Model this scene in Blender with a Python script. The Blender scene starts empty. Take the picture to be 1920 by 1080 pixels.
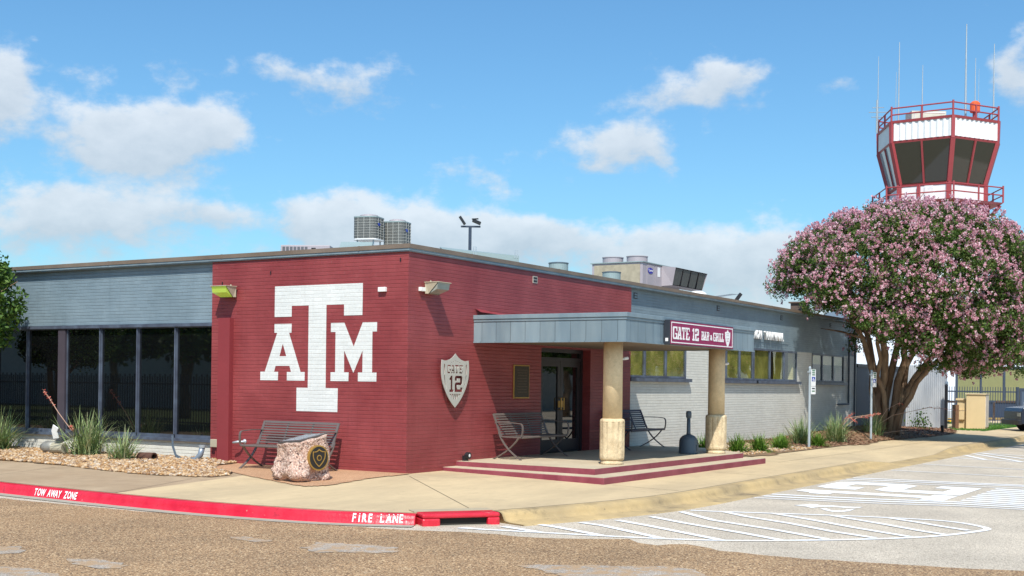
import bpy, math, random
import numpy as np
from mathutils import Vector, Matrix
S = bpy.context.scene
COL = S.collection
R = math.radians
random.seed(7)
rng = np.random.default_rng(11)

# ------------------------------------------------------------------ camera
CAM = Vector((-17.391, -12.883, 1.595)); YAW = R(31.70); ROLL = R(.7293); FPX = 2329.2
Fw = Vector((math.cos(YAW), math.sin(YAW), 0)); Rt = Vector((math.sin(YAW), -math.cos(YAW), 0)); Up = Vector((0, 0, 1))
R2 = Rt*math.cos(ROLL) + Up*math.sin(ROLL); U2 = -Rt*math.sin(ROLL) + Up*math.cos(ROLL)
cd = bpy.data.cameras.new('camera'); cam = bpy.data.objects.new('camera', cd); COL.objects.link(cam)
cd.sensor_width = 36; cd.lens = FPX/1920*36; cd.shift_y = 179.2/1920; cd.clip_start = .1; cd.clip_end = 3000
m = Matrix.Identity(4)
for i in range(3):
    m[i][0] = R2[i]; m[i][1] = U2[i]; m[i][2] = -Fw[i]; m[i][3] = CAM[i]
cam.matrix_world = m
S.camera = cam
S.view_settings.view_transform = 'Standard'; S.view_settings.look = 'None'; S.view_settings.gamma = 1
S.view_settings.exposure = 0.35

# ------------------------------------------------------------------ sun and sky
SUN = Vector((-.645, -.375, 1)).normalized()
ld = bpy.data.lights.new('sun', 'SUN'); ld.energy = 4.3; ld.angle = R(.5); ld.color = (1, .95, .87)
sun = bpy.data.objects.new('sun', ld); COL.objects.link(sun)
sun.rotation_euler = (-SUN).to_track_quat('-Z', 'Y').to_euler(); sun.location = (-20, -10, 30)
W = bpy.data.worlds.new('World'); S.world = W; W.use_nodes = True
nt = W.node_tree; nt.nodes.clear()
def N(t, typ, **k):
    n = t.nodes.new(typ)
    for a, b in k.items(): setattr(n, a, b)
    return n
def MA(t, op, a, b=None, c=None, clamp=False):
    n = t.nodes.new('ShaderNodeMath'); n.operation = op; n.use_clamp = clamp
    for i, v in enumerate((a, b, c)):
        if v is None: continue
        if isinstance(v, (int, float)): n.inputs[i].default_value = v
        else: t.links.new(v, n.inputs[i])
    return n.outputs[0]
def MIX(t, fac, a, b, blend='MIX'):
    n = t.nodes.new('ShaderNodeMix'); n.data_type = 'RGBA'; n.blend_type = blend
    for s, v in ((n.inputs[0], fac), (n.inputs[6], a), (n.inputs[7], b)):
        if isinstance(v, (int, float)): s.default_value = v
        elif isinstance(v, tuple): s.default_value = (*v[:3], 1)
        else: t.links.new(v, s)
    return n.outputs[2]
sky = N(nt, 'ShaderNodeTexSky', sky_type='NISHITA', sun_disc=False)
sky.sun_elevation = math.asin(SUN.z); sky.sun_rotation = math.atan2(SUN.x, SUN.y); sky.air_density = 1.0; sky.dust_density = 1.3; sky.ozone_density = 1.6
tc = N(nt, 'ShaderNodeTexCoord'); sp = N(nt, 'ShaderNodeSeparateXYZ'); nt.links.new(tc.outputs['Generated'], sp.inputs[0])
az = MA(nt, 'SUBTRACT', MA(nt, 'ARCTAN2', sp.outputs[1], sp.outputs[0]), YAW)
el = MA(nt, 'ARCSINE', sp.outputs[2])
cmb = N(nt, 'ShaderNodeCombineXYZ'); nt.links.new(az, cmb.inputs[0]); nt.links.new(MA(nt, 'MULTIPLY', el, 1.5), cmb.inputs[1])
def noise(t, vec, scale, det=5, rough=.55, off=None):
    n = N(t, 'ShaderNodeTexNoise'); n.inputs['Scale'].default_value = scale; n.inputs['Detail'].default_value = det; n.inputs['Roughness'].default_value = rough
    if vec is not None: t.links.new(vec, n.inputs['Vector'])
    return n
n1 = noise(nt, cmb.outputs[0], 14, 3); sp1 = N(nt, 'ShaderNodeSeparateColor'); nt.links.new(n1.outputs['Color'], sp1.inputs[0])
u = MA(nt, 'ADD', az, MA(nt, 'MULTIPLY', MA(nt, 'SUBTRACT', sp1.outputs[0], .5), .07))
v = MA(nt, 'ADD', el, MA(nt, 'MULTIPLY', MA(nt, 'SUBTRACT', sp1.outputs[1], .5), .045))
n2 = noise(nt, cmb.outputs[0], 34, 11, .62)
CL = [(0.4098, 0.2063, 0.034, 0.036, 1.1), (0.3877, 0.2199, 0.018, 0.020, .5), (0.2903, 0.1862, 0.060, 0.0260, 1.25), (0.3058, 0.1693, 0.040, 0.0170, .5), (0.2425, 0.1962, 0.024, 0.0165, .7), (0.2672, 0.2401, 0.0181, 0.0124, .38), (0.3279, 0.2293, 0.0174, 0.0084, .3), (0.2267, 0.235, 0.0184, 0.0087, .3), (0.1815, 0.2397, 0.022, 0.0127, .5), (0.1311, 0.2329, 0.0339, 0.0193, .85), (-0.142, 0.233, 0.0459, 0.0169, .75), (-0.1712, 0.2384, 0.0249, 0.0139, .4), (-0.079, 0.1889, 0.0467, 0.0172, .85), (-0.0959, 0.2011, 0.0254, 0.0144, .4), (-0.2513, 0.2256, 0.0161, 0.0079, .5), (-0.3845, 0.2349, 0.0183, 0.0262, .9), (0.0501, 0.2226, 0.0257, 0.0057, .2), (0.0408, 0.1691, 0.0472, 0.0108, .34), (0.0149, 0.157, 0.0258, 0.0084, .3), (0.3515, 0.1276, 0.0423, 0.0151, .85), (0.2935, 0.1288, 0.0438, 0.0162, .85), (0.2376, 0.1295, 0.0245, 0.0143, .7), (0.3776, 0.1142, 0.0377, 0.0118, .5), (0.1382, 0.127, 0.0509, 0.0187, 1.1), (0.0873, 0.1252, 0.047, 0.0199, 1.1), (0.0273, 0.1212, 0.0429, 0.0178, 1.), (-0.0242, 0.1176, 0.0386, 0.0179, .9), (-0.097, 0.1095, 0.0339, 0.0179, .8), (-0.1562, 0.1073, 0.0416, 0.0219, 1.0), (-0.2019, 0.1111, 0.0246, 0.0176, .8), (-0.2263, 0.1191, 0.0203, 0.0093, .5)]
dens = None; shade = None; wsum = None
for a0, e0, rx, ry, st in CL:
    du = MA(nt, 'DIVIDE', MA(nt, 'SUBTRACT', u, a0), rx); dv = MA(nt, 'DIVIDE', MA(nt, 'SUBTRACT', v, e0), ry)
    d2 = MA(nt, 'ADD', MA(nt, 'MULTIPLY', du, du), MA(nt, 'MULTIPLY', dv, dv))
    g = MA(nt, 'MULTIPLY', MA(nt, 'EXPONENT', MA(nt, 'MULTIPLY', d2, -.8)), st)
    gv = MA(nt, 'MULTIPLY', g, dv)
    dens = g if dens is None else MA(nt, 'ADD', dens, g); shade = gv if shade is None else MA(nt, 'ADD', shade, gv)
bank = MA(nt, 'MULTIPLY', MA(nt, 'SUBTRACT', .125, v, clamp=False), 16, clamp=True)      # low cloud bank all round the horizon
tot = MA(nt, 'ADD', dens, MA(nt, 'MULTIPLY', bank, .80))
tot = MA(nt, 'ADD', tot, MA(nt, 'MULTIPLY', MA(nt, 'SUBTRACT', n2.outputs[0], .5), 1.45))
mr = N(nt, 'ShaderNodeMapRange', interpolation_type='SMOOTHSTEP'); nt.links.new(tot, mr.inputs[0])
mr.inputs[1].default_value = .26; mr.inputs[2].default_value = .92
sh = MA(nt, 'DIVIDE', shade, MA(nt, 'ADD', dens, .15))
lite = MA(nt, 'ADD', MA(nt, 'ADD', .56, MA(nt, 'MULTIPLY', sh, .55)), MA(nt, 'MULTIPLY', MA(nt, 'SUBTRACT', n2.outputs[0], .5), 1.1), clamp=True)
cc = MIX(nt, lite, (3.6, 4.2, 4.8), (5.7, 6.1, 6.5))
hs = N(nt, 'ShaderNodeHueSaturation'); nt.links.new(sky.outputs[0], hs.inputs['Color']); hs.inputs['Saturation'].default_value = 1.08; hs.inputs['Value'].default_value = 1.0
alpha = MA(nt, 'MULTIPLY', mr.outputs[0], .86)
skyc = MIX(nt, 1., hs.outputs[0], (.69, 1.03, 1.16), 'MULTIPLY')
fin = MIX(nt, alpha, skyc, cc)
bg = N(nt, 'ShaderNodeBackground'); bg.inputs[1].default_value = .115; nt.links.new(fin, bg.inputs[0])
wo = N(nt, 'ShaderNodeOutputWorld'); nt.links.new(bg.outputs[0], wo.inputs[0])

# ------------------------------------------------------------------ materials
MATS = {}
def new_mat(name):
    m = bpy.data.materials.new(name); m.use_nodes = True; t = m.node_tree
    b = t.nodes['Principled BSDF']; MATS[name] = m
    return m, t, b
def mat(name, col, rough=.6, metal=0., var=.12, vs=3., bump=0., bs=40., col2=None, cs=1.2, spec=None, fine=0., fs=60., stretch=None):
    """plain material: base colour broken by broad noise (col2), medium mottling (var) and fine grain, optional bump"""
    m, t, b = new_mat(name)
    tc = N(t, 'ShaderNodeTexCoord'); vec = tc.outputs['Object']
    if stretch:
        mp = N(t, 'ShaderNodeMapping'); mp.inputs['Scale'].default_value = stretch; t.links.new(vec, mp.inputs[0]); vec = mp.outputs[0]
    c = (*col, 1)
    out = None
    if col2:
        n = noise(t, vec, cs, 5); r = N(t, 'ShaderNodeMapRange'); t.links.new(n.outputs[0], r.inputs[0]); r.inputs[1].default_value = .38; r.inputs[2].default_value = .64
        out = MIX(t, r.outputs[0], tuple(col), tuple(col2))
    n = noise(t, vec, vs, 6); f = MA(t, 'ADD', MA(t, 'MULTIPLY', MA(t, 'SUBTRACT', n.outputs[0], .5), var*4), 1.)
    if fine:
        n3 = noise(t, tc.outputs['Object'], fs, 2); f = MA(t, 'ADD', f, MA(t, 'MULTIPLY', MA(t, 'SUBTRACT', n3.outputs[0], .5), fine*4))
    cx = N(t, 'ShaderNodeCombineColor'); [t.links.new(f, cx.inputs[i]) for i in range(3)]
    out = MIX(t, 1., out if out is not None else tuple(col), cx.outputs[0], 'MULTIPLY')
    t.links.new(out, b.inputs['Base Color'])
    b.inputs['Roughness'].default_value = rough; b.inputs['Metallic'].default_value = metal
    if spec is not None: b.inputs['Specular IOR Level'].default_value = spec
    if bump:
        nb = noise(t, tc.outputs['Object'], bs, 4); bp = N(t, 'ShaderNodeBump'); bp.inputs['Distance'].default_value = bump; t.links.new(nb.outputs[0], bp.inputs['Height']); t.links.new(bp.outputs[0], b.inputs['Normal'])
    return m
def brick(name, col, col2, rough=.45, mort=.84, dist=.008):
    """painted brick: running bond in bump, joints slightly darker, paint faded in broad patches"""
    m, t, b = new_mat(name)
    tc = N(t, 'ShaderNodeTexCoord'); s = N(t, 'ShaderNodeSeparateXYZ'); t.links.new(tc.outputs['Object'], s.inputs[0])
    # the courses of an old hand-laid wall waver a little
    nw = noise(t, tc.outputs['Object'], 1.6, 3)
    zz = MA(t, 'ADD', s.outputs[2], MA(t, 'MULTIPLY', nw.outputs[0], .012))
    cv = N(t, 'ShaderNodeCombineXYZ'); t.links.new(MA(t, 'ADD', s.outputs[0], s.outputs[1]), cv.inputs[0]); t.links.new(zz, cv.inputs[1])
    xx = MA(t, 'ADD', s.outputs[0], s.outputs[1]); row = MA(t, 'DIVIDE', zz, .0677); fl = MA(t, 'FLOOR', row); fz = MA(t, 'SUBTRACT', row, fl)
    col_ = MA(t, 'ADD', MA(t, 'DIVIDE', xx, .203), MA(t, 'MULTIPLY', fl, .5)); fc = MA(t, 'FLOOR', col_); fx = MA(t, 'SUBTRACT', col_, fc)
    jh = MA(t, 'SUBTRACT', 1., MA(t, 'DIVIDE', MA(t, 'MINIMUM', fz, MA(t, 'SUBTRACT', 1., fz)), .11), clamp=True)
    jv = MA(t, 'SUBTRACT', 1., MA(t, 'DIVIDE', MA(t, 'MINIMUM', fx, MA(t, 'SUBTRACT', 1., fx)), .035), clamp=True)
    wn = N(t, 'ShaderNodeTexWhiteNoise', noise_dimensions='2D'); cw = N(t, 'ShaderNodeCombineXYZ'); t.links.new(fc, cw.inputs[0]); t.links.new(fl, cw.inputs[1]); t.links.new(cw.outputs[0], wn.inputs['Vector'])
    nj = noise(t, tc.outputs['Object'], 2.3, 3); jvar = MA(t, 'MULTIPLY', nj.outputs[0], 1.7)
    joint_ = MA(t, 'MAXIMUM', MA(t, 'MULTIPLY', jh, jvar), MA(t, 'MULTIPLY', jv, .30), clamp=True)
    n = noise(t, tc.outputs['Object'], .9, 6, .6); r = N(t, 'ShaderNodeMapRange'); t.links.new(n.outputs[0], r.inputs[0]); r.inputs[1].default_value = .35; r.inputs[2].default_value = .68
    base = MIX(t, r.outputs[0], tuple(col), tuple(col2))
    fb = MA(t, 'MULTIPLY', MA(t, 'SUBTRACT', 1., MA(t, 'MULTIPLY', joint_, 1-mort)), MA(t, 'ADD', .96, MA(t, 'MULTIPLY', wn.outputs['Value'], .08)))
    cb = N(t, 'ShaderNodeCombineColor'); [t.links.new(fb, cb.inputs[i]) for i in range(3)]
    base = MIX(t, 1., base, cb.outputs[0], 'MULTIPLY')
    nf = noise(t, tc.outputs['Object'], 22, 4, .7); f = MA(t, 'ADD', MA(t, 'MULTIPLY', MA(t, 'SUBTRACT', nf.outputs[0], .5), .28), 1.)
    cx = N(t, 'ShaderNodeCombineColor'); [t.links.new(f, cx.inputs[i]) for i in range(3)]
    base = MIX(t, 1., base, cx.outputs[0], 'MULTIPLY')
    ns = noise(t, tc.outputs['Object'], 3.2, 8, .72); rs = N(t, 'ShaderNodeMapRange'); t.links.new(ns.outputs[0], rs.inputs[0]); rs.inputs[1].default_value = .60; rs.inputs[2].default_value = .80; rs.inputs[4].default_value = .35
    base = MIX(t, rs.outputs[0], base, tuple(min(1, c*1.25+.06) for c in col2))
    mpz = N(t, 'ShaderNodeMapping'); mpz.inputs['Scale'].default_value = (9, 9, .6); t.links.new(tc.outputs['Object'], mpz.inputs[0])
    ng = noise(t, mpz.outputs[0], 1., 5, .6); rg = N(t, 'ShaderNodeMapRange'); t.links.new(ng.outputs[0], rg.inputs[0]); rg.inputs[1].default_value = .56; rg.inputs[2].default_value = .78; rg.inputs[4].default_value = .30
    base = MIX(t, rg.outputs[0], base, tuple(c*.62 for c in col)); t.links.new(base, b.inputs['Base Color'])
    b.inputs['Roughness'].default_value = rough
    h = MA(t, 'ADD', MA(t, 'ADD', MA(t, 'MULTIPLY', joint_, -1), MA(t, 'MULTIPLY', wn.outputs['Value'], .25)), MA(t, 'MULTIPLY', nf.outputs[0], .35))
    bp = N(t, 'ShaderNodeBump'); bp.inputs['Distance'].default_value = dist; bp.inputs['Strength'].default_value = .9; t.links.new(h, bp.inputs['Height']); t.links.new(bp.outputs[0], b.inputs['Normal'])
    return m
def pebbles(name, cols, scale, gap=.5, rough=.75, bump=.004, blotch=None):
    """aggregate: voronoi cells, each its own stone colour"""
    m, t, b = new_mat(name)
    tc = N(t, 'ShaderNodeTexCoord')
    vo = N(t, 'ShaderNodeTexVoronoi'); vo.inputs['Scale'].default_value = scale; t.links.new(tc.outputs['Object'], vo.inputs['Vector'])
    sc = N(t, 'ShaderNodeSeparateColor'); t.links.new(vo.outputs['Color'], sc.inputs[0])
    cr = N(t, 'ShaderNodeValToRGB'); cr.color_ramp.interpolation = 'LINEAR'
    while len(cr.color_ramp.elements) < len(cols): cr.color_ramp.elements.new(.5)
    for i, c in enumerate(cols): cr.color_ramp.elements[i].position = i/(len(cols)-1); cr.color_ramp.elements[i].color = (*c, 1)
    t.links.new(sc.outputs[0], cr.inputs[0])
    dk = N(t, 'ShaderNodeMapRange'); t.links.new(vo.outputs['Distance'], dk.inputs[0]); dk.inputs[1].default_value = .35; dk.inputs[2].default_value = .8; dk.inputs[3].default_value = 1.; dk.inputs[4].default_value = gap
    n = noise(t, tc.outputs['Object'], .8, 6); f = MA(t, 'MULTIPLY', dk.outputs[0], MA(t, 'ADD', MA(t, 'MULTIPLY', MA(t, 'SUBTRACT', n.outputs[0], .5), .7), 1.))
    cx = N(t, 'ShaderNodeCombineColor'); [t.links.new(f, cx.inputs[i]) for i in range(3)]
    out = MIX(t, 1., cr.outputs[0], cx.outputs[0], 'MULTIPLY')
    if blotch:
        nb = noise(t, tc.outputs['Object'], blotch[1], 7, .65); rr = N(t, 'ShaderNodeMapRange'); t.links.new(nb.outputs[0], rr.inputs[0]); rr.inputs[1].default_value = .56; rr.inputs[2].default_value = .72; rr.inputs[4].default_value = .65
        out = MIX(t, rr.outputs[0], out, blotch[0])
    t.links.new(out, b.inputs['Base Color']); b.inputs['Roughness'].default_value = rough
    bp = N(t, 'ShaderNodeBump'); bp.inputs['Distance'].default_value = bump; bp.invert = True; t.links.new(vo.outputs['Distance'], bp.inputs['Height']); t.links.new(bp.outputs[0], b.inputs['Normal'])
    return m
def leafmat(name, cols, trans=.25, rough=.55):
    m, t, b = new_mat(name)
    g = N(t, 'ShaderNodeNewGeometry'); cr = N(t, 'ShaderNodeValToRGB')
    while len(cr.color_ramp.elements) < len(cols): cr.color_ramp.elements.new(.5)
    for i, c in enumerate(cols): cr.color_ramp.elements[i].position = i/(len(cols)-1); cr.color_ramp.elements[i].color = (*c, 1)
    t.links.new(g.outputs['Random Per Island'], cr.inputs[0]); t.links.new(cr.outputs[0], b.inputs['Base Color']); b.inputs['Roughness'].default_value = rough
    b.inputs['Specular IOR Level'].default_value = .3
    tr = N(t, 'ShaderNodeBsdfTranslucent'); t.links.new(cr.outputs[0], tr.inputs[0]); mx = N(t, 'ShaderNodeMixShader'); mx.inputs[0].default_value = trans
    t.links.new(b.outputs[0], mx.inputs[1]); t.links.new(tr.outputs[0], mx.inputs[2]); t.links.new(mx.outputs[0], t.nodes['Material Output'].inputs[0])
    return m
def pane_mat(name, tint):
    m, t, b = new_mat(name)
    t.nodes.remove(b)
    tr = N(t, 'ShaderNodeBsdfTransparent'); tr.inputs[0].default_value = (*tint, 1)
    gl = N(t, 'ShaderNodeBsdfGlossy'); gl.inputs['Roughness'].default_value = .01; gl.inputs[0].default_value = (1, 1, 1, 1)
    fr = N(t, 'ShaderNodeFresnel'); fr.inputs[0].default_value = 1.6
    tc = N(t, 'ShaderNodeTexCoord'); nb = noise(t, tc.outputs['Object'], 1.1, 1); bp = N(t, 'ShaderNodeBump'); bp.inputs['Distance'].default_value = .004; t.links.new(nb.outputs[0], bp.inputs['Height']); t.links.new(bp.outputs[0], gl.inputs['Normal'])
    ge = N(t, 'ShaderNodeNewGeometry'); mx = N(t, 'ShaderNodeMixShader'); t.links.new(MA(t, 'MULTIPLY', fr.outputs[0], MA(t, 'SUBTRACT', 1., ge.outputs['Backfacing'])), mx.inputs[0]); t.links.new(tr.outputs[0], mx.inputs[1]); t.links.new(gl.outputs[0], mx.inputs[2]); t.links.new(mx.outputs[0], t.nodes['Material Output'].inputs[0])
    return m

RED = brick('red_brick', (.215, .034, .037), (.30, .060, .062))
BLUEGRAY = brick('bluegray_brick', (.165, .225, .265), (.215, .285, .33))
PALE = brick('pale_brick', (.62, .605, .545), (.68, .665, .60), mort=.72)
WHITEB = brick('white_painted_brick', (.64, .66, .64), (.70, .71, .69), mort=.92, dist=.004)
REDP = mat('red_paint', (.235, .034, .040), .5, var=.06, bump=.002, bs=30)
FASC = mat('bluegray_metal', (.165, .225, .265), .42, var=.09, vs=2, col2=(.22, .28, .31), cs=1.3, stretch=(2.2, 2.2, .5))
def seamed(m):
    t = m.node_tree; b = t.nodes['Principled BSDF']; lk = b.inputs['Base Color'].links[0]; src = lk.from_socket
    tc = N(t, 'ShaderNodeTexCoord'); s = N(t, 'ShaderNodeSeparateXYZ'); t.links.new(tc.outputs['Object'], s.inputs[0])
    q = MA(t, 'DIVIDE', MA(t, 'ADD', s.outputs[0], s.outputs[1]), .315); fl = MA(t, 'FLOOR', q); fr = MA(t, 'SUBTRACT', q, fl)
    wn = N(t, 'ShaderNodeTexWhiteNoise', noise_dimensions='1D'); t.links.new(fl, wn.inputs['W'])
    f = MA(t, 'MULTIPLY', MA(t, 'ADD', .90, MA(t, 'MULTIPLY', wn.outputs['Value'], .18)), MA(t, 'SUBTRACT', 1., MA(t, 'MULTIPLY', MA(t, 'LESS_THAN', fr, .05), .38)))
    cx = N(t, 'ShaderNodeCombineColor'); [t.links.new(f, cx.inputs[i]) for i in range(3)]
    t.links.new(MIX(t, 1., src, cx.outputs[0], 'MULTIPLY'), b.inputs['Base Color'])
FASCP = mat('seamed_canopy_metal', (.165, .225, .265), .42, var=.09, vs=2, col2=(.22, .28, .31), cs=1.3, stretch=(2.2, 2.2, .5)); seamed(FASCP)
BROWNM = mat('brown_coping', (.155, .115, .085), .55, var=.1, col2=(.20, .155, .12), cs=.8)
SOFF = mat('soffit_paint', (.30, .27, .23), .7, var=.08, bump=.002)
FRAME = mat('slate_frame', (.06, .07, .10), .38, var=.2, vs=8, col2=(.10, .125, .17), cs=3)
DARKF = mat('dark_bronze_frame', (.022, .02, .023), .35, var=.1)
GLASSD = mat('dark_window_glass', (.004, .0045, .005), .02, var=.02, spec=1.0); GLASSD.node_tree.nodes['Principled BSDF'].inputs['IOR'].default_value = 1.6
GLASST = pane_mat('tinted_glass', (.92, .92, .80))
BLIND = mat('olive_blinds', (.36, .34, .13), .7, var=.2, vs=2.2, col2=(.17, .17, .06), cs=2.0)
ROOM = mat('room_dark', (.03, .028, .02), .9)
CREAM = mat('exposed_concrete', (.72, .56, .34), .8, var=.10, vs=14, bump=.006, bs=55, fine=.10, fs=90, col2=(.62, .48, .29), cs=2)
CREAM2 = mat('pitted_concrete', (.72, .58, .37), .85, var=.16, vs=22, bump=.012, bs=38, fine=.14, fs=70, col2=(.54, .41, .25), cs=4)
SLAB = mat('porch_concrete', (.44, .36, .25), .8, var=.10, vs=2.5, bump=.002, bs=90, col2=(.52, .44, .31), cs=1.1, fine=.03)
STEPR = mat('maroon_step_paint', (.215, .035, .055), .55, var=.12, vs=6, bump=.004, bs=25, col2=(.27, .06, .08), cs=2)
WALK = mat('walk_concrete', (.56, .43, .255), .85, var=.06, vs=7, bump=.003, bs=110, col2=(.46, .355, .215), cs=.55, fine=.035, fs=120, stretch=(.55, 1.6, 1))
WALK2 = mat('old_walk_concrete', (.33, .235, .145), .9, var=.10, vs=4, bump=.004, bs=110, col2=(.40, .295, .19), cs=.9, fine=.06, fs=120)
CURBY = mat('tan_curb_concrete', (.48, .345, .165), .8, var=.12, vs=5, bump=.004, bs=70, col2=(.36, .265, .14), cs=1.3, fine=.05)
CURBR = mat('red_curb_paint', (.56, .010, .030), .33, var=.08, vs=6, bump=.006, bs=20, col2=(.66, .028, .05), cs=3)
def worn(m, dark, sc, lo, hi, amt):
    t = m.node_tree; b = t.nodes['Principled BSDF']; src = b.inputs['Base Color'].links[0].from_socket
    tc = N(t, 'ShaderNodeTexCoord'); n = noise(t, tc.outputs['Object'], sc, 9, .75); r = N(t, 'ShaderNodeMapRange'); t.links.new(n.outputs[0], r.inputs[0]); r.inputs[1].default_value = lo; r.inputs[2].default_value = hi; r.inputs[4].default_value = amt
    t.links.new(MIX(t, r.outputs[0], src, dark), b.inputs['Base Color'])
worn(CURBR, (.20, .012, .022), 3, .55, .66, .7); worn(CURBR, (.40, .33, .27), 7, .63, .67, .8)
worn(CURBY, (.12, .095, .06), 1.6, .55, .70, .75); worn(CURBY, (.10, .08, .05), 7, .62, .68, .7); worn(WALK, (.30, .23, .15), .5, .53, .72, .6); worn(WALK, (.26, .20, .13), 2.6, .60, .72, .45); worn(WALK2, (.16, .115, .075), .8, .56, .75, .6)
worn(SLAB, (.24, .19, .13), 1.1, .55, .75, .6); worn(STEPR, (.40, .16, .16), 5, .60, .75, .6); worn(CREAM, (.36, .26, .15), 2.2, .58, .75, .55)
CURBG = mat('grey_curb_concrete', (.33, .31, .25), .85, var=.1, bump=.004, bs=60, fine=.05)
SLOTSHADE = mat('inlet_shade', (.02, .018, .014), .9)  # shade of the inlet slot, put into the colour
PAINT = mat('road_paint_white', (.80, .80, .80), .7, var=.05, vs=9, bump=.002, bs=90, fine=.05, fs=50)
WHITE = mat('white_enamel', (.80, .80, .79), .45, var=.03)
LOGOGR = mat('sign_grey_metal', (.42, .41, .37), .45, var=.04)
MAROON = mat('sign_maroon', (.27, .018, .085), .35, var=.02)
STEEL = mat('bench_brown_steel', (.13, .105, .095), .38, var=.08, bump=.001, bs=60)
STEELB = mat('bench_dark_steel', (.035, .035, .055), .38, var=.08)
BRONZE = mat('dark_bronze', (.045, .032, .02), .4, metal=.4, var=.25, vs=25)
GOLD = mat('brass_edge', (.45, .27, .07), .35, metal=.6, var=.15)
ENAM = mat('black_enamel', (.014, .013, .013), .3)
BEIGE = mat('lamp_beige', (.42, .37, .27), .5, var=.06)
GALV = mat('galvanised', (.66, .68, .70), .30, metal=.3, var=.10, vs=3, col2=(.38, .41, .45), cs=1.5, stretch=(1, 1, .35))
POSTM = mat('galvanised_post', (.42, .47, .50), .4, metal=.3, var=.08)
BLACK = mat('black_iron', (.012, .013, .017), .45)
IRON = mat('slate_iron', (.04, .055, .085), .45)
GRAPH = mat('graphite_plastic', (.085, .11, .135), .5, var=.08)
ASPH = pebbles('asphalt', [(.28, .22, .165), (.50, .43, .335), (.66, .57, .45), (.58, .495, .39), (.78, .69, .56)], 85, .66, blotch=((.34, .295, .24), .5))
SEAL = pebbles('chip_seal', [(.11, .06, .032), (.39, .235, .115), (.53, .34, .175), (.33, .20, .105), (.80, .58, .34)], 58, .38, bump=.006, blotch=((.34, .205, .10), .35))
PATCH = pebbles('worn_patch', [(.26, .22, .18), (.42, .36, .30), (.56, .49, .41)], 75, .6)
DG = pebbles('decomposed_granite', [(.40, .21, .11), (.55, .31, .17), (.62, .40, .24)], 95, .6, bump=.003)
EARTH = mat('bed_earth', (.16, .095, .05), .95, var=.2, vs=9, bump=.01, bs=30, col2=(.24, .15, .08), cs=5)
worn(SEAL, (.16, .105, .06), .55, .57, .72, .45); worn(SEAL, (.50, .40, .28), 1.7, .64, .74, .55); worn(ASPH, (.20, .17, .14), .35, .58, .74, .5); worn(PATCH, (.40, .26, .14), 5, .44, .56, .9); worn(PAINT, (.55, .51, .45), 14, .66, .74, .6)
GROUND = mat('ground_far', (.20, .19, .13), .95, var=.1)
TOWR = mat('tower_red', (.34, .055, .062), .45, var=.06, vs=1)
TOWW = mat('tower_white_siding', (.78, .78, .78), .5, var=.03, vs=.8)
HANG = mat('hangar_white', (.72, .76, .84), .55, var=.03)
GLT = mat('tower_glass', (.035, .032, .024), .03, var=.05, spec=.8)
GLTB = mat('tower_glass_pale', (.30, .40, .44), .05, var=.05, spec=.7)
OLIVE = mat('olive_shade', (.22, .22, .10), .35, var=.06)
TANB = mat('utility_beige', (.62, .47, .26), .5, var=.04)
YEL = mat('yellow_paint', (.72, .42, .015), .5)
DKWALL = mat('slate_wall', (.085, .10, .12), .6, var=.08)
PINKG = mat('unit_grey', (.36, .32, .34), .5, var=.08)
FIN = mat('condenser_fins', (.14, .14, .13), .5, metal=.3, var=.15, vs=30)
TEAL = mat('pale_teal_metal', (.25, .32, .32), .5, var=.06)
BARK = mat('myrtle_bark', (.145, .085, .05), .8, var=.25, vs=6, bump=.012, bs=14, col2=(.24, .17, .11), cs=3, stretch=(1, 1, .3))
LEAF = leafmat('myrtle_leaf', [(.035, .075, .014), (.07, .135, .025), (.11, .19, .038), (.19, .20, .06)], .38)
BLOOM = leafmat('myrtle_bloom', [(.50, .19, .25), (.68, .33, .41), (.79, .50, .55), (.88, .72, .74)], .4)
LEAF2 = leafmat('oak_leaf', [(.012, .035, .006), (.035, .085, .012), (.075, .15, .02), (.12, .20, .03)])
BLADE = leafmat('yucca_blade', [(.10, .16, .06), (.19, .27, .10), (.29, .38, .15), (.50, .48, .28)], .15)
BLADE2 = leafmat('liriope_blade', [(.05, .12, .015), (.12, .24, .03), (.22, .36, .05), (.05, .10, .02)], .2)
YFLOW = leafmat('yucca_flower', [(.50, .07, .06), (.62, .16, .12), (.70, .30, .22)], .2)
STALK = mat('yucca_stalk', (.40, .24, .17), .6)
GRASS = leafmat('lawn_blade', [(.03, .11, .012), (.06, .18, .02), (.11, .24, .03)], .2)
CHIP = leafmat('mulch_chip', [(.07, .03, .018), (.16, .07, .04), (.27, .14, .085), (.38, .23, .15)], 0.)
ROCKS = leafmat('river_rock', [(.17, .085, .035), (.36, .20, .085), (.50, .32, .16), (.56, .42, .27), (.22, .13, .08), (.60, .52, .42)], 0.)
GRANITE = pebbles('pink_granite', [(.10, .06, .055), (.50, .30, .23), (.66, .44, .34), (.72, .52, .42), (.42, .26, .20), (.78, .64, .55)], 42, .8, bump=.012)
NAVY = mat('vehicle_navy', (.012, .018, .035), .25)
TYRE = mat('tyre', (.012, .012, .012), .8)
BLUE = mat('sign_blue', (.015, .05, .35), .4)
GREEN = mat('sign_green', (.03, .16, .07), .4)
ORANGE = mat('beacon_orange', (.75, .12, .03), .4)
YG, ytn, yb = new_mat('lit_lamp_lens'); yb.inputs['Base Color'].default_value = (.33, .42, .08, 1); yb.inputs['Emission Color'].default_value = (.55, .85, .08, 1); yb.inputs['Emission Strength'].default_value = .22; yb.inputs['Roughness'].default_value = .15
LENS = mat('lamp_lens', (.30, .32, .28), .12, var=.1)

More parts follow.
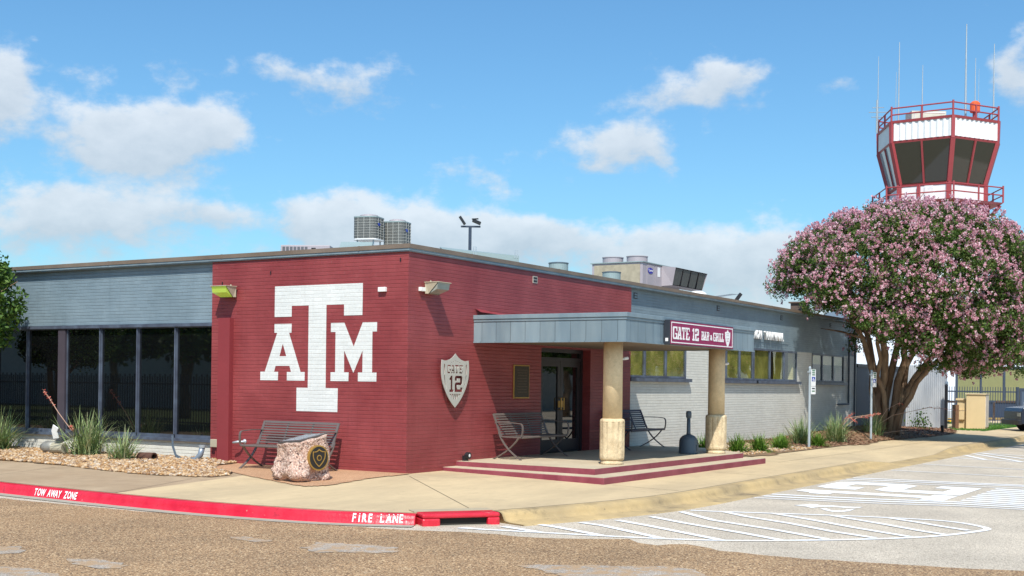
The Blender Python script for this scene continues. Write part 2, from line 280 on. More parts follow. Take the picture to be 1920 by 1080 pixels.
# ------------------------------------------------------------------ mesh helpers
class MB:
    def __init__(s): s.v = []; s.f = []
    def add(s, vs, fs):
        o = len(s.v); s.v += [tuple(p) for p in vs]; s.f += [tuple(o+i for i in f) for f in fs]; return s
    def box(s, x0, y0, z0, x1, y1, z1):
        vs = [(x0, y0, z0), (x1, y0, z0), (x1, y1, z0), (x0, y1, z0), (x0, y0, z1), (x1, y0, z1), (x1, y1, z1), (x0, y1, z1)]
        return s.add(vs, [(0, 3, 2, 1), (4, 5, 6, 7), (0, 1, 5, 4), (1, 2, 6, 5), (2, 3, 7, 6), (3, 0, 4, 7)])
    def prism(s, pts, z0, z1):
        n = len(pts); a = sum(pts[i][0]*pts[(i+1) % n][1]-pts[(i+1) % n][0]*pts[i][1] for i in range(n))
        if a < 0: pts = pts[::-1]
        f0 = z0 if callable(z0) else (lambda x, y: z0); f1 = z1 if callable(z1) else (lambda x, y: z1)
        vs = [(x, y, f0(x, y)) for x, y in pts]+[(x, y, f1(x, y)) for x, y in pts]
        return s.add(vs, [tuple(range(n-1, -1, -1)), tuple(range(n, 2*n))]+[(i, (i+1) % n, n+(i+1) % n, n+i) for i in range(n)])
    def bar(s, a, b, w, h, up=(0, 0, 1)):
        a = Vector(a); b = Vector(b); d = (b-a).normalized(); u_ = Vector(up); x = d.cross(u_)
        if x.length < 1e-4: x = d.cross(Vector((1, 0, 0)))
        x.normalize(); y = x.cross(d).normalized(); vs = []
        for p in (a, b):
            for i, j in ((-1, -1), (1, -1), (1, 1), (-1, 1)): vs.append(p+x*i*w/2+y*j*h/2)
        return s.add(vs, [(0, 1, 2, 3), (7, 6, 5, 4), (0, 4, 5, 1), (1, 5, 6, 2), (2, 6, 7, 3), (3, 7, 4, 0)])
    def tube(s, pts, rad, n=8, caps=True, flat=None, up=(0, 0, 1)):
        """tube along pts; flat=(w,h): flat bar section"""
        P = [Vector(p) for p in pts]; rs = rad if isinstance(rad, (list, tuple)) else [rad]*len(P); rings = []; px = None
        for i, p in enumerate(P):
            d = (P[min(i+1, len(P)-1)]-P[max(i-1, 0)]).normalized()
            x = (px - d*px.dot(d)) if px is not None else (Vector(up) - d*Vector(up).dot(d))
            if x.length < 1e-4: x = d.orthogonal()
            x.normalize(); px = x; y = d.cross(x)
            if flat: ring = [p+x*a*flat[1]/2+y*b_*flat[0]/2 for a, b_ in ((-1, -1), (1, -1), (1, 1), (-1, 1))]
            else: ring = [p+(x*math.cos(2*math.pi*k/n)+y*math.sin(2*math.pi*k/n))*rs[i] for k in range(n)]
            rings.append(ring)
        k = len(rings[0]); vs = [q for r in rings for q in r]; fs = []
        for i in range(len(P)-1):
            for j in range(k): fs.append((i*k+j, i*k+(j+1) % k, (i+1)*k+(j+1) % k, (i+1)*k+j))
        if caps: fs += [tuple(range(k-1, -1, -1)), tuple((len(P)-1)*k+j for j in range(k))]
        return s.add(vs, fs)
    def lathe(s, prof, cx=0, cy=0, n=32, cap=True, wave=None):
        vs = []; fs = []
        for r, z in prof:
            for k in range(n):
                a = 2*math.pi*k/n; rr = r*(wave(k, z) if wave else 1); vs.append((cx+rr*math.cos(a), cy+rr*math.sin(a), z))
        for i in range(len(prof)-1):
            for j in range(n): fs.append((i*n+j, i*n+(j+1) % n, (i+1)*n+(j+1) % n, (i+1)*n+j))
        if cap: fs += [tuple(range(n-1, -1, -1)), tuple((len(prof)-1)*n+j for j in range(n))]
        return s.add(vs, fs)
    def map(s, fn): s.v = [tuple(fn(*p)) for p in s.v]; return s
    def build(s, name, m, parent=None, label=None, smooth=False, bevel=0, kind=None):
        me = bpy.data.meshes.new(name); me.from_pydata(s.v, [], s.f); me.update()
        return link(name, me, m, parent, label, smooth, bevel, kind)
def link(name, me, m, parent=None, label=None, smooth=False, bevel=0, kind=None):
    o = bpy.data.objects.new(name, me); COL.objects.link(o)
    if m: me.materials.append(m)
    if parent: o.parent = parent
    if label: o['label'] = label
    if kind: o['kind'] = kind
    if smooth:
        for p in me.polygons: p.use_smooth = True
    if bevel:
        b = o.modifiers.new('bevel', 'BEVEL'); b.width = bevel; b.segments = 2; b.limit_method = 'ANGLE'
    return o
def thing(name, label, cat, loc=(0, 0, 0), rz=0, group=None):
    o = bpy.data.objects.new(name, None); COL.objects.link(o); o.location = loc; o.rotation_euler = (0, 0, rz); o.empty_display_size = .2
    o['label'] = label; o['category'] = cat
    if group: o['group'] = group
    return o
def tag(o, label, cat, group=None):
    o['label'] = label; o['category'] = cat
    if group: o['group'] = group
    return o
def struct(o, kind='structure'): o['kind'] = kind; return o
def dup(root, loc, rz, label, group=None):
    r = root.copy(); COL.objects.link(r); r.location = loc; r.rotation_euler = (0, 0, rz); r['label'] = label
    if group: r['group'] = group
    for ch in list(root.children):
        c = ch.copy(); COL.objects.link(c); c.parent = r
        for g in list(ch.children):
            d = g.copy(); COL.objects.link(d); d.parent = c
    return r
def from_curve(cu, fn):
    o = bpy.data.objects.new('tmp', cu); COL.objects.link(o); bpy.context.view_layer.update()
    me = bpy.data.meshes.new_from_object(o.evaluated_get(bpy.context.evaluated_depsgraph_get()))
    bpy.data.objects.remove(o)
    me.materials.clear()
    for vv in me.vertices: vv.co = fn(*vv.co)
    me.update(); return me
def shape2d(name, contours, thick, fn, m, parent=None, label=None):
    """flat outline with holes, extruded by thick; fn maps (u, v, w) to the place it stands"""
    cu = bpy.data.curves.new(name, 'CURVE'); cu.dimensions = '2D'; cu.fill_mode = 'BOTH'; cu.extrude = thick/2
    for c in contours:
        s = cu.splines.new('POLY'); s.points.add(len(c)-1); s.use_cyclic_u = True
        for i, (a, b) in enumerate(c): s.points[i].co = (a, b, 0, 1)
    me = from_curve(cu, fn); me.name = name
    return link(name, me, m, parent, label)
def text3d(name, txt, size, thick, fn, m, parent=None, bold=0., xs=1., label=None, align='LEFT'):
    cu = bpy.data.curves.new(name, 'FONT'); cu.body = txt; cu.size = size; cu.extrude = thick/2; cu.offset = bold; cu.align_x = align; cu.resolution_u = 3
    me = from_curve(cu, lambda a, b, c: fn(a*xs, b, c)); me.name = name
    return link(name, me, m, parent, label)
G = {
 'T': [[(0, 1), (1, 1), (1, .66), (.86, .66), (.86, .86), (.62, .86), (.62, .13), (.76, .13), (.76, 0), (.24, 0), (.24, .13), (.38, .13), (.38, .86), (.14, .86), (.14, .66), (0, .66)]],
 'E': [[(0, 1), (1, 1), (1, .7), (.84, .7), (.84, .87), (.38, .87), (.38, .57), (.66, .57), (.66, .43), (.38, .43), (.38, .13), (.84, .13), (.84, .3), (1, .3), (1, 0), (0, 0), (0, .13), (.14, .13), (.14, .87), (0, .87)]],
 'A': [[(.26, 1), (.66, 1), (.9, .13), (1, .13), (1, 0), (.58, 0), (.58, .13), (.67, .13), (.64, .28), (.36, .28), (.33, .13), (.42, .13), (.42, 0), (0, 0), (0, .13), (.1, .13), (.32, .87), (.26, .87)], [(.39, .41), (.61, .41), (.5, .82)]],
 'G': [[(.12, 1), (.76, 1), (.84, .94), (.84, 1), (1, 1), (1, .64), (.8, .64), (.8, .8), (.73, .87), (.34, .87), (.26, .8), (.26, .2), (.34, .13), (.7, .13), (.76, .2), (.76, .36), (.58, .36), (.58, .49), (1, .49), (1, 0), (.86, 0), (.86, .05), (.76, 0), (.12, 0), (0, .1), (0, .9)]],
 '1': [[(.3, 1), (.7, 1), (.7, .15), (1, .15), (1, 0), (0, 0), (0, .15), (.3, .15), (.3, .74), (0, .74), (0, .86), (.2, .9)]],
 '2': [[(.12, 1), (.88, 1), (1, .9), (1, .54), (.88, .43), (.32, .43), (.32, .16), (.72, .16), (.72, .28), (1, .28), (1, 0), (0, 0), (0, .49), (.12, .59), (.68, .59), (.68, .84), (.32, .84), (.32, .7), (0, .7), (0, .9)]],
 'B': [[(0, 1), (.86, 1), (1, .88), (1, .6), (.9, .5), (1, .4), (1, .12), (.86, 0), (0, 0), (0, .13), (.12, .13), (.12, .87), (0, .87)], [(.38, .87), (.74, .87), (.74, .57), (.38, .57)], [(.38, .43), (.74, .43), (.74, .13), (.38, .13)]],
 'R': [[(0, 1), (.86, 1), (1, .88), (1, .57), (.9, .46), (.82, .45), (.93, .13), (1, .13), (1, 0), (.72, 0), (.56, .43), (.38, .43), (.38, .13), (.48, .13), (.48, 0), (0, 0), (0, .13), (.12, .13), (.12, .87), (0, .87)], [(.38, .87), (.74, .87), (.74, .57), (.38, .57)]],
 'I': [[(0, 1), (1, 1), (1, .87), (.72, .87), (.72, .13), (1, .13), (1, 0), (0, 0), (0, .13), (.28, .13), (.28, .87), (0, .87)]],
 'L': [[(0, 1), (.6, 1), (.6, .87), (.42, .87), (.42, .13), (.84, .13), (.84, .35), (1, .35), (1, 0), (0, 0), (0, .13), (.14, .13), (.14, .87), (0, .87)]],
}
def gl(ch, x0, x1, z0, z1): return [[(x0+a*(x1-x0), z0+b*(z1-z0)) for a, b in c] for c in G[ch]]
def fastmesh(name, V, Fq):
    """V (n,3) verts, Fq (m,k) faces -> mesh"""
    me = bpy.data.meshes.new(name); V = np.asarray(V, np.float32); Fq = np.asarray(Fq, np.int32); k = Fq.shape[1]
    me.vertices.add(len(V)); me.vertices.foreach_set('co', V.ravel()); me.loops.add(Fq.size); me.loops.foreach_set('vertex_index', Fq.ravel())
    me.polygons.add(len(Fq)); me.polygons.foreach_set('loop_start', np.arange(0, Fq.size, k, dtype=np.int32)); me.polygons.foreach_set('loop_total', np.full(len(Fq), k, np.int32))
    me.update(calc_edges=True); return me
def leaves(c, size, nrm=None, mix=.5, asp=.55):
    """diamond leaves at centres c; normals random, blended toward nrm"""
    n = len(c); d = rng.normal(size=(n, 3)); d /= np.linalg.norm(d, axis=1)[:, None]
    if nrm is not None: d = d*(1-mix)+nrm*mix; d /= np.linalg.norm(d, axis=1)[:, None]
    a = np.cross(d, rng.normal(size=(n, 3))); a /= np.linalg.norm(a, axis=1)[:, None]; b = np.cross(d, a)
    s = (size*rng.uniform(.65, 1.25, n))[:, None]
    V = np.stack([c-a*s, c+b*s*asp, c+a*s, c-b*s*asp], 1).reshape(-1, 3)
    return V, np.arange(n*4).reshape(n, 4)

def gz(x, y):
    s = -x if (x < 0 and y > 0) else (-y if (y < 0 and x > 0) else (math.hypot(x, y) if x < 0 else 0))
    return -.02*max(s, 0)
ZR = -.25

# ------------------------------------------------------------------ ground, road, sidewalk, curbs
b = MB(); b.box(-800, -800, -.8, 800, 800, -.29); struct(b.build('ground', GROUND))
b = MB(); b.add([(-90, -90, ZR), (140, -90, ZR), (140, 2, ZR), (-3, 2, ZR), (-3, 60, ZR), (-90, 60, ZR)], [(0, 1, 2, 3, 4, 5)]); struct(b.build('road', ASPH))
def jag(pts, amp=.05, step=.18, seed=1):
    r = random.Random(seed); out = []
    for i in range(len(pts)):
        a = Vector(pts[i]); c = Vector(pts[(i+1) % len(pts)]); n = max(1, int((c-a).length/step)) if (c-a).length < 12 else 1
        for k in range(n): p = a.lerp(c, k/n); out.append((p.x+r.uniform(-amp, amp), p.y+r.uniform(-amp, amp)))
    return out
seal = [(-4.0, 30), (-4.9, 10), (-5.36, 4.35), (-5.42, 2.4), (-5.4, .43), (-5.28, -1.4), (-5.05, -2.6), (-4.9, -3.6), (-4.62, -4.38), (-4.58, -4.79), (-4.6, -5.23), (-4.38, -5.77), (-4.02, -6.28), (-4.24, -6.51), (-4.33, -6.79), (-4.0, -7.03), (-4.31, -7.57), (-4.39, -8.38), (-4.2, -9.56), (-3.9, -10.64), (-3.36, -12.47), (-3, -30), (-60, -30), (-60, 30)]
b = MB(); jp = jag(seal, .035, .2, 3); b.add([(x, y, ZR+.004) for x, y in jp], [tuple(range(len(jp)))]); struct(b.build('road_chip_seal', SEAL))
patches = [[(-9.05, -2.42), (-8.86, -2.68), (-8.86, -3.0), (-8.99, -3.25), (-9.16, -3.37), (-9.23, -3.16), (-9.2, -2.85), (-9.13, -2.57)], [(-8.9, -1.01), (-8.71, -1.25), (-8.84, -1.51), (-9.09, -1.72), (-9.26, -1.51)], [(-7.01, -3.79), (-6.51, -3.55), (-6.4, -3.84), (-6.33, -4.25), (-6.27, -4.54), (-6.57, -4.79), (-6.84, -4.65), (-6.95, -4.3), (-7.15, -4.17)], [(-6.78, -2.48), (-6.59, -2.55), (-6.68, -3.09), (-6.91, -3.02), (-6.88, -2.67)], [(-9.94, -1.97), (-9.74, -2.35), (-9.65, -2.71), (-9.75, -3.23), (-10.55, -4.1), (-11.01, -3.47)], [(-6.65, -6.34), (-6.35, -6.67), (-6.12, -7.16), (-5.76, -7.58), (-5.8, -7.84), (-6.1, -8.19), (-6.55, -8.64), (-7.63, -7.66), (-6.97, -7.01)]]
for i, p in enumerate(patches):
    jp = jag(p, .045, .09, 20+i); b = MB(); b.add([(x, y, ZR+.008) for x, y in jp], [tuple(range(len(jp)))]); struct(b.build('road_patch', PATCH))

curb = [(-3.6, 16.), (-4.1, 10.), (-4.56, 6.0), (-4.79, 3.2), (-4.93, .8), (-4.93, -.6), (-4.82, -1.8), (-4.64, -2.6), (-4.27, -3.36)]
curb2 = [(-3.42, -3.98), (-2.6, -4.25), (-1.6, -4.55), (-.5, -4.76), (.8, -4.82), (2.4, -4.80), (5.33, -4.77), (8.6, -4.78), (11., -4.76), (13.2, -4.75), (14.2, -4.75), (15.4, -4.75), (17.6, -4.75), (19.2, -4.75), (20.3, -4.75), (25.7, -4.80), (30.5, -4.82), (36, -4.7), (44, -4.3), (60, -3.2)]
def smooth(P, n=5):
    out = []
    for i in range(len(P)-1):
        p0, p1, p2, p3 = (Vector(P[max(i-1, 0)]), Vector(P[i]), Vector(P[i+1]), Vector(P[min(i+2, len(P)-1)]))
        for k in range(n):
            t = k/n; out.append(.5*((2*p1)+(p2-p0)*t+(2*p0-5*p1+4*p2-p3)*t*t+(3*p1-p0-p2*1.)*t**3 - (2*p2)*0 + (p3-p2*2)*t**3) if False else p1.lerp(p2, t))
    out.append(Vector(P[-1])); return out
def chaikin(P, it=2):
    P = [Vector(p) for p in P]
    for _ in range(it):
        Q = [P[0]]
        for a, c in zip(P[:-1], P[1:]): Q += [a.lerp(c, .25), a.lerp(c, .75)]
        Q.append(P[-1]); P = Q
    return P
C1 = chaikin(curb, 3); C2 = chaikin(curb2)
def normals(P):
    out = []
    for i in range(len(P)):
        d = (P[min(i+1, len(P)-1)]-P[max(i-1, 0)]).normalized(); out.append(Vector((d.y, -d.x)))   # to the road side
    return out
def curb_top(p):
    z = gz(p.x, p.y)
    return z
def ramp(x):       # curb drops to the gutter at the kerb ramp
    if 11.4 < x < 20.6:
        if x < 13.6: return 1-(x-11.4)/2.2
        if x > 18.2: return (x-18.2)/2.4
        return 0
    return 1
def sweep(P, prof, sgn=1, rampf=False):
    nn = normals(P); b = MB(); k = len(prof); vs = []
    for p, n in zip(P, nn):
        n = n*sgn; z = curb_top(p); zr = z
        f = ramp(p.x) if rampf else 1
        for o, h in prof:      # h: 1 at curb top, 0 at road, between along the face
            zz = ZR+.012+(zr-ZR-.012)*(h*(f if h > .05 else 1)) if h <= 1 else z
            vs.append((p.x+n.x*o, p.y+n.y*o, zz))
    fs = []
    for i in range(len(P)-1):
        for j in range(k-1): fs.append((i*k+j, i*k+j+1, (i+1)*k+j+1, (i+1)*k+j))
    fs.append(tuple(range(k))); fs.append(tuple((len(P)-1)*k+j for j in range(k-1, -1, -1)))
    b.add(vs, fs); return b
topp = [(-.02, -.5), (-.02, 1.0), (.0, 1.02), (.10, 1.02), (.135, .97), (.155, .86), (.17, .5), (.19, .1), (.205, -.02)]
topy = [(-.02, -.5), (-.02, 1.0), (.0, 1.0), (.10, 1.0), (.15, .95), (.185, .82), (.21, .5), (.235, .2), (.27, .10), (.34, .04), (.62, .02), (.64, -.1)]
sgn = 1 if normals(C1)[5].x < 0 else -1
o = sweep(C1, topp, sgn).build('red_kerb', CURBR, smooth=True); struct(o)
o = sweep(C2, topy, 1 if normals(C2)[20].y < 0 else -1, True).build('tan_kerb', CURBY, smooth=True); struct(o)
nn1 = normals(C1); b = MB(); b.add([(p.x+n.x*.2*sgn, p.y+n.y*.2*sgn, ZR+.010) for p, n in zip(C1, nn1)]+[(p.x+n.x*.42*sgn, p.y+n.y*.42*sgn, ZR+.009) for p, n in zip(C1, nn1)], [(i, i+1, len(C1)+i+1, len(C1)+i) for i in range(len(C1)-1)]); struct(b.build('kerb_gutter', CURBG))

# sidewalk sheet: follows the fall from wall to curb; old brown part on the left, pale part on the right
def walk_grid(b, inner, outer, nseg=8):
    vs = []; n = len(inner)
    for (ax, ay), (cx_, cy_) in zip(inner, outer):
        for k in range(nseg+1):
            t = k/nseg; x = ax+(cx_-ax)*t; y = ay+(cy_-ay)*t; vs.append((x, y, gz(x, y)))
    fs = [(i*(nseg+1)+k, i*(nseg+1)+k+1, (i+1)*(nseg+1)+k+1, (i+1)*(nseg+1)+k) for i in range(n-1) for k in range(nseg)]
    b.add(vs, fs)
left_in = []; left_out = []
for p in C1:
    if p.y > 1.7: left_in.append((0.05, max(p.y, 2.34) if p.y > 2.4 else 2.34)); left_out.append((p.x, p.y))
left_in[-1] = (0.05, 2.42); left_out[-1] = (-4.88, 1.72)
b = MB(); walk_grid(b, left_in, left_out); struct(b.build('old_sidewalk', WALK2))
ri = [(0.05, 2.42)]; ro = [(-4.88, 1.72)]
for p in C1:
    if p.y < 1.5: ri.append((0.05, max(.02, min(2.3, p.y*1.2+.3)))); ro.append((p.x, p.y))
ri += [(0.02, 0.01), (0.03, .0)]; ro += [(-4.2, -3.4), (-3.6, -3.85)]
for p in C2: ri.append((min(60, max(.05, p.x*1.05+.5)) if p.x > -.5 else .06, .02)); ro.append((p.x, p.y))
b = MB(); walk_grid(b, ri, ro, 12)
def dip(x, y, z):
    if y > -3.4: return (x, y, z)
    t = min(1, (-3.4-y)/1.35); return (x, y, z-(1-ramp(x))*(z-ZR-.014)*t)
b.map(dip); struct(b.build('sidewalk', WALK))
# joints sawn in the sidewalk
b = MB()
def joint(a, c, w=.012):
    a = Vector((*a, gz(*a)+.004)); c = Vector((*c, gz(*c)+.004)); d = (c-a).normalized(); n = Vector((-d.y, d.x, 0))*w/2
    k = 8; vs = []
    for i in range(k+1):
        p = a.lerp(c, i/k); z = gz(p.x, p.y)+.003; vs += [(p.x-n.x, p.y-n.y, z), (p.x+n.x, p.y+n.y, z)]
    b.add(vs, [(2*i, 2*i+1, 2*i+3, 2*i+2) for i in range(k)])
joint((-2.65, 2.44), (-4.85, 1.74)); joint((-2.4, 6.2), (-4.7, 5.5)); joint((1.0, -3.5), (1.0, -4.7)); joint((-.3, -.3), (-3.6, -3.8)); joint((5.2, -3.5), (5.2, -4.72)); joint((9.2, -2.4), (9.2, -4.72)); joint((12.2, -2.6), (12.2, -4.7)); joint((15.2, -2.6), (15.2, -4.7)); joint((21.2, -2.6), (21.2, -4.7)); joint((25.2, -2.6), (25.2, -4.7)); joint((9.0, -3.5), (28, -3.5))
for P_, rmp in ((C1, False), (C2, True)):
    nq = normals(P_); sg_ = (sgn if P_ is C1 else (1 if nq[20].y < 0 else -1)); vs = []
    for p, n in zip(P_, nq):
        z = gz(p.x, p.y)
        if rmp: z = z-(1-ramp(p.x))*(z-ZR-.014)
        vs += [(p.x-sg_*n.x*.034, p.y-sg_*n.y*.034, z+.003), (p.x-sg_*n.x*.018, p.y-sg_*n.y*.018, z+.003)]
    b.add(vs, [(2*i, 2*i+1, 2*i+3, 2*i+2) for i in range(len(P_)-1)])
struct(b.build('sidewalk_joints', mat('joint_dark', (.10, .075, .05), .9)))

# storm inlet: red box with its slot's shade painted on a dark panel between the two curbs
st = thing('storm_inlet', 'red painted storm drain inlet with a dark slot at the end of the red kerb', 'storm drain')
pa = Vector((-4.27, -3.34)); pb = Vector((-3.44, -3.99)); d = (pb-pa).normalized(); nv = Vector((d.y, -d.x)); nv = nv if nv.x < 0 else -nv
def ib(u0, u1, o0, o1, z0, z1): 
    q = [pa+d*u0+nv*o0, pa+d*u1+nv*o0, pa+d*u1+nv*o1, pa+d*u0+nv*o1]; return MB().prism([(p.x, p.y) for p in q], z0, z1)
Lq = (pb-pa).length; zt = -.098
bb = ib(0, Lq, -.02, .30, zt-.055, zt+.006); t2 = ib(0, .24, -.02, .30, ZR-.05, zt-.055); bb.add(t2.v, t2.f); t2 = ib(Lq-.17, Lq, -.02, .30, ZR-.05, zt-.055); bb.add(t2.v, t2.f)
bb.build('surround', CURBR, st, bevel=.022)
ib(.24, Lq-.17, .20, .24, ZR-.03, zt-.055).build('mouth_shade', SLOTSHADE, st)
ib(.2, Lq-.13, -.05, .33, ZR-.06, ZR+.004).build('sill', CURBG, st)
ib(-.02, Lq+.02, -.30, -.02, zt-.05, zt+.008).build('cover_slab', mat('cover_grey', (.40, .33, .22), .85, fine=.06), st)

# painted words on the red kerb face
def on_curb(P, s0, sg, th):
    # returns a mapping of (u along kerb, v up the face)
    acc = [0]
    for a, c in zip(P[:-1], P[1:]): acc.append(acc[-1]+(c-a).length)
    nn = normals(P)
    def fn(u_, v_, w_):
        s = s0+u_; i = max(0, min(len(P)-2, next((k for k in range(len(acc)-1) if acc[k+1] > s), len(P)-2)))
        t = (s-acc[i])/(acc[i+1]-acc[i]); p = P[i].lerp(P[i+1], t); n = (nn[i].lerp(nn[i+1], t))*sg
        z = curb_top(p); zb = ZR+.012; hh = z-zb
        pr = [(.205, 0), (.19, .1), (.17, .5), (.155, .86), (.135, .97), (.10, 1.02)]
        f = max(0, min(1, v_/hh)); off = .2
        for (o0, h0), (o1, h1) in zip(pr[:-1], pr[1:]):
            if h0 <= f <= h1: off = o0+(o1-o0)*(f-h0)/(h1-h0)
        return (p.x+n.x*(off+.008+w_), p.y+n.y*(off+.008+w_), zb+f*hh)
    return fn, acc
def curb_arc(y):
    acc = 0
    for a, c in zip(C1[:-1], C1[1:]):
        if (a.y-y)*(c.y-y) <= 0: return acc+(c-a).length*(a.y-y)/(a.y-c.y)
        acc += (c-a).length
for words, y0, xs, lab in (('TOW AWAY ZONE', 3.42, 1.0, 'TOW'), ('FIRE LANE', -2.62, .98, 'FIRE')):
    s0 = curb_arc(y0); fn, acc = on_curb(C1, s0, sgn, 0)
    wl = thing('kerb_lettering', 'white stencilled words %s painted on the red kerb face' % words, 'painted words', (0, 0, 0)); x = 0
    for ch in words:
        if ch == ' ': x += .07; continue
        o = text3d('letter', ch, .145, .002, lambda a, c, w, x=x: fn(x+a*.72, .022+c, w), PAINT, wl, bold=.004)
        wv = max(vv.co.length for vv in o.data.vertices); x += {'I': .045, 'W': .105, 'N': .088, 'O': .088}.get(ch, .08)

# markings on the asphalt
b = MB(); zm = ZR+.0065
def stripe(b, pts, w, z=zm):
    P = [Vector(p) for p in pts]; nn = normals(P); n = len(P)
    b.add([(p.x-q.x*w/2, p.y-q.y*w/2, z) for p, q in zip(P, nn)]+[(p.x+q.x*w/2, p.y+q.y*w/2, z) for p, q in zip(P, nn)], [(i, i+1, n+i+1, n+i) for i in range(n-1)])
loop = [(-4.33, -4.04), (-4.14, -4.91), (-3.93, -5.87), (-3.75, -6.57), (-3.42, -7.35), (-2.7, -8.18), (-2.18, -8.69), (-1.65, -9.1), (-1.13, -9.37), (-.63, -9.53), (-.33, -9.62), (-.14, -9.64), (.06, -9.56), (.31, -9.34), (.49, -9.11), (.56, -8.85), (.54, -8.51), (.46, -8.11), (.33, -7.53), (.12, -6.96), (-.13, -6.28), (-.3, -5.8), (-.36, -5.5)]
stripe(b, chaikin(loop, 2), .10)
b.build('loop_outline', PAINT).name = 'painted_stripe'
loopo = bpy.data.objects['painted_stripe']; tag(loopo, 'white painted loop outline curving out from the tan kerb on the grey asphalt', 'road marking')
diag = [[(-4.27, -4.05), (-4.28, -4.3)], [(-3.84, -4.40), (-4.09, -5.1)], [(-3.37, -4.68), (-3.46, -4.95), (-3.93, -5.9)], [(-2.82, -4.98), (-2.95, -5.38), (-3.73, -6.6)], [(-2.26, -5.25), (-2.58, -5.85), (-3.44, -7.24)], [(-1.55, -5.42), (-1.99, -6.1), (-2.63, -7.24), (-2.98, -7.8)], [(-.66, -5.48), (-1.43, -6.3), (-2.0, -7.39), (-2.55, -8.24)], [(-.28, -6.01), (-.68, -6.49), (-1.14, -7.28), (-1.72, -8.06), (-2.06, -8.68)], [(-.04, -6.68), (-.51, -7.38), (-1.1, -8.15), (-1.66, -9.0)], [(.23, -7.45), (-.45, -8.38), (-.92, -8.96), (-1.14, -9.3)], [(.42, -8.22), (.11, -8.67), (-.22, -9.08), (-.48, -9.46)]]
words = ['first', 'second', 'third', 'fourth', 'fifth', 'sixth', 'seventh', 'eighth', 'ninth', 'tenth', 'last']
for i, p in enumerate(diag):
    b = MB(); stripe(b, p, .115, ZR+.0085); tag(b.build('painted_stripe', PAINT), 'white diagonal stripe inside the painted loop, %s counted from the storm inlet' % words[i], 'road marking', 'diagonal stripes in the painted loop')
low = [[(2.26, -5.5), (2.36, -6.2), (2.62, -7.55), (2.98, -8.58), (3.06, -9.6), (3.1, -11)], [(2.67, -5.5), (2.76, -6.4), (3.0, -7.45), (3.33, -8.4), (3.40, -9.5), (3.45, -11)], [(3.1, -5.5), (3.18, -6.3), (3.37, -7.35), (3.66, -8.33), (3.74, -9.45), (3.8, -11)]]
upp = [[(6.98, -5.5), (7.09, -6.36), (7.2, -7.7), (7.44, -8.84), (7.6, -11)], [(7.41, -5.5), (7.57, -6.23), (7.75, -7.58), (7.96, -8.75), (8.1, -11)], [(7.88, -5.5), (8.0, -6.11), (8.1, -7.52), (8.25, -8.73), (8.4, -11)]]
for nm, L_ in (('near', low), ('far', upp)):
    for i, p in enumerate(L_):
        b = MB(); stripe(b, p, .16 if i else .09); tag(b.build('painted_stripe', PAINT), 'white line on the %s side of the big painted 12, %s of three' % (nm, ('outermost', 'middle', 'innermost')[i] if nm == 'near' else ('innermost', 'middle', 'outermost')[i]), 'road marking', 'lines framing the painted 12')
for i in range(8):
    x = 4.08+i*.41; b = MB(); b.add([(x-.115, -8.42, zm), (x+.115, -8.42, zm), (x+.07, -11, zm), (x-.16, -11, zm)], [(0, 1, 2, 3)]); tag(b.build('painted_stripe', PAINT), 'white hatch bar of the parking box past the painted 12, %s from the near side' % words[i], 'road marking', 'hatch bars beyond the painted 12')
pn = thing('painted_number', 'large white number 12 painted flat on the asphalt between border lines', 'road marking', (0, 0, 0))
for ch, x0, x1 in (('1', 3.72, 4.82), ('2', 5.0, 6.86)):
    shape2d('digit', gl(ch, x0, x1, -8.2, -5.6), .002, lambda a, c, w: (a, c, ZR+.0065+w), PAINT, pn)
whl = [[(1.39, -6.47), (1.72, -6.65), (1.76, -6.73), (1.63, -6.8), (1.74, -6.99), (1.68, -7.17), (1.78, -7.43), (1.63, -7.42), (1.5, -7.26), (1.56, -7.02), (1.39, -6.87), (1.15, -6.83), (1.32, -6.69)], [(1.13, -6.97), (1.24, -7.03), (.97, -7.2), (1.02, -7.34), (1.29, -7.35), (1.46, -7.42), (1.03, -7.44), (.81, -7.38), (.79, -7.26), (.91, -7.13)]]
ws = thing('painted_wheelchair_symbol', 'small worn white wheelchair symbol on the asphalt beside the painted loop', 'road marking')
for c in whl: shape2d('stroke', [c], .002, lambda a, e, w: (a, e, ZR+.0065+w), PAINT, ws)
bays = [([(10.87, -5.48), (10.78, -6.87), (10.56, -8.33), (10.4, -11)], 'nearest single bay line beyond the painted 12'), ([(13.76, -5.48), (13.55, -6.3), (13.34, -7.87), (13.1, -11)], 'second single bay line beyond the painted 12'), ([(23.5, -5.45), (23.2, -6.27), (23, -9)], 'farthest thin bay line near the shaded kerb')]
for p, lab in bays: b = MB(); stripe(b, p, .10); tag(b.build('painted_stripe', PAINT), 'white parking line, '+lab, 'road marking', 'single parking bay lines')
acc_ = [([(17.2, -5.45), (16.9, -6.2), (16.51, -7.35)], 'bottom edge line'), ([(18.76, -5.45), (16.95, -6.33)], 'short diagonal'), ([(19.82, -5.45), (16.55, -7.3)], 'long diagonal'), ([(20.24, -5.6), (18.07, -7.1)], 'far diagonal'), ([(20.35, -5.45), (20.1, -5.95), (19.62, -6.85)], 'far edge line')]
for p, lab in acc_: b = MB(); stripe(b, p, .13, ZR+.0065+.0012*acc_.index((p, lab))); tag(b.build('painted_stripe', PAINT), 'white access aisle stripe by the kerb ramp, '+lab, 'road marking', 'access aisle stripes')

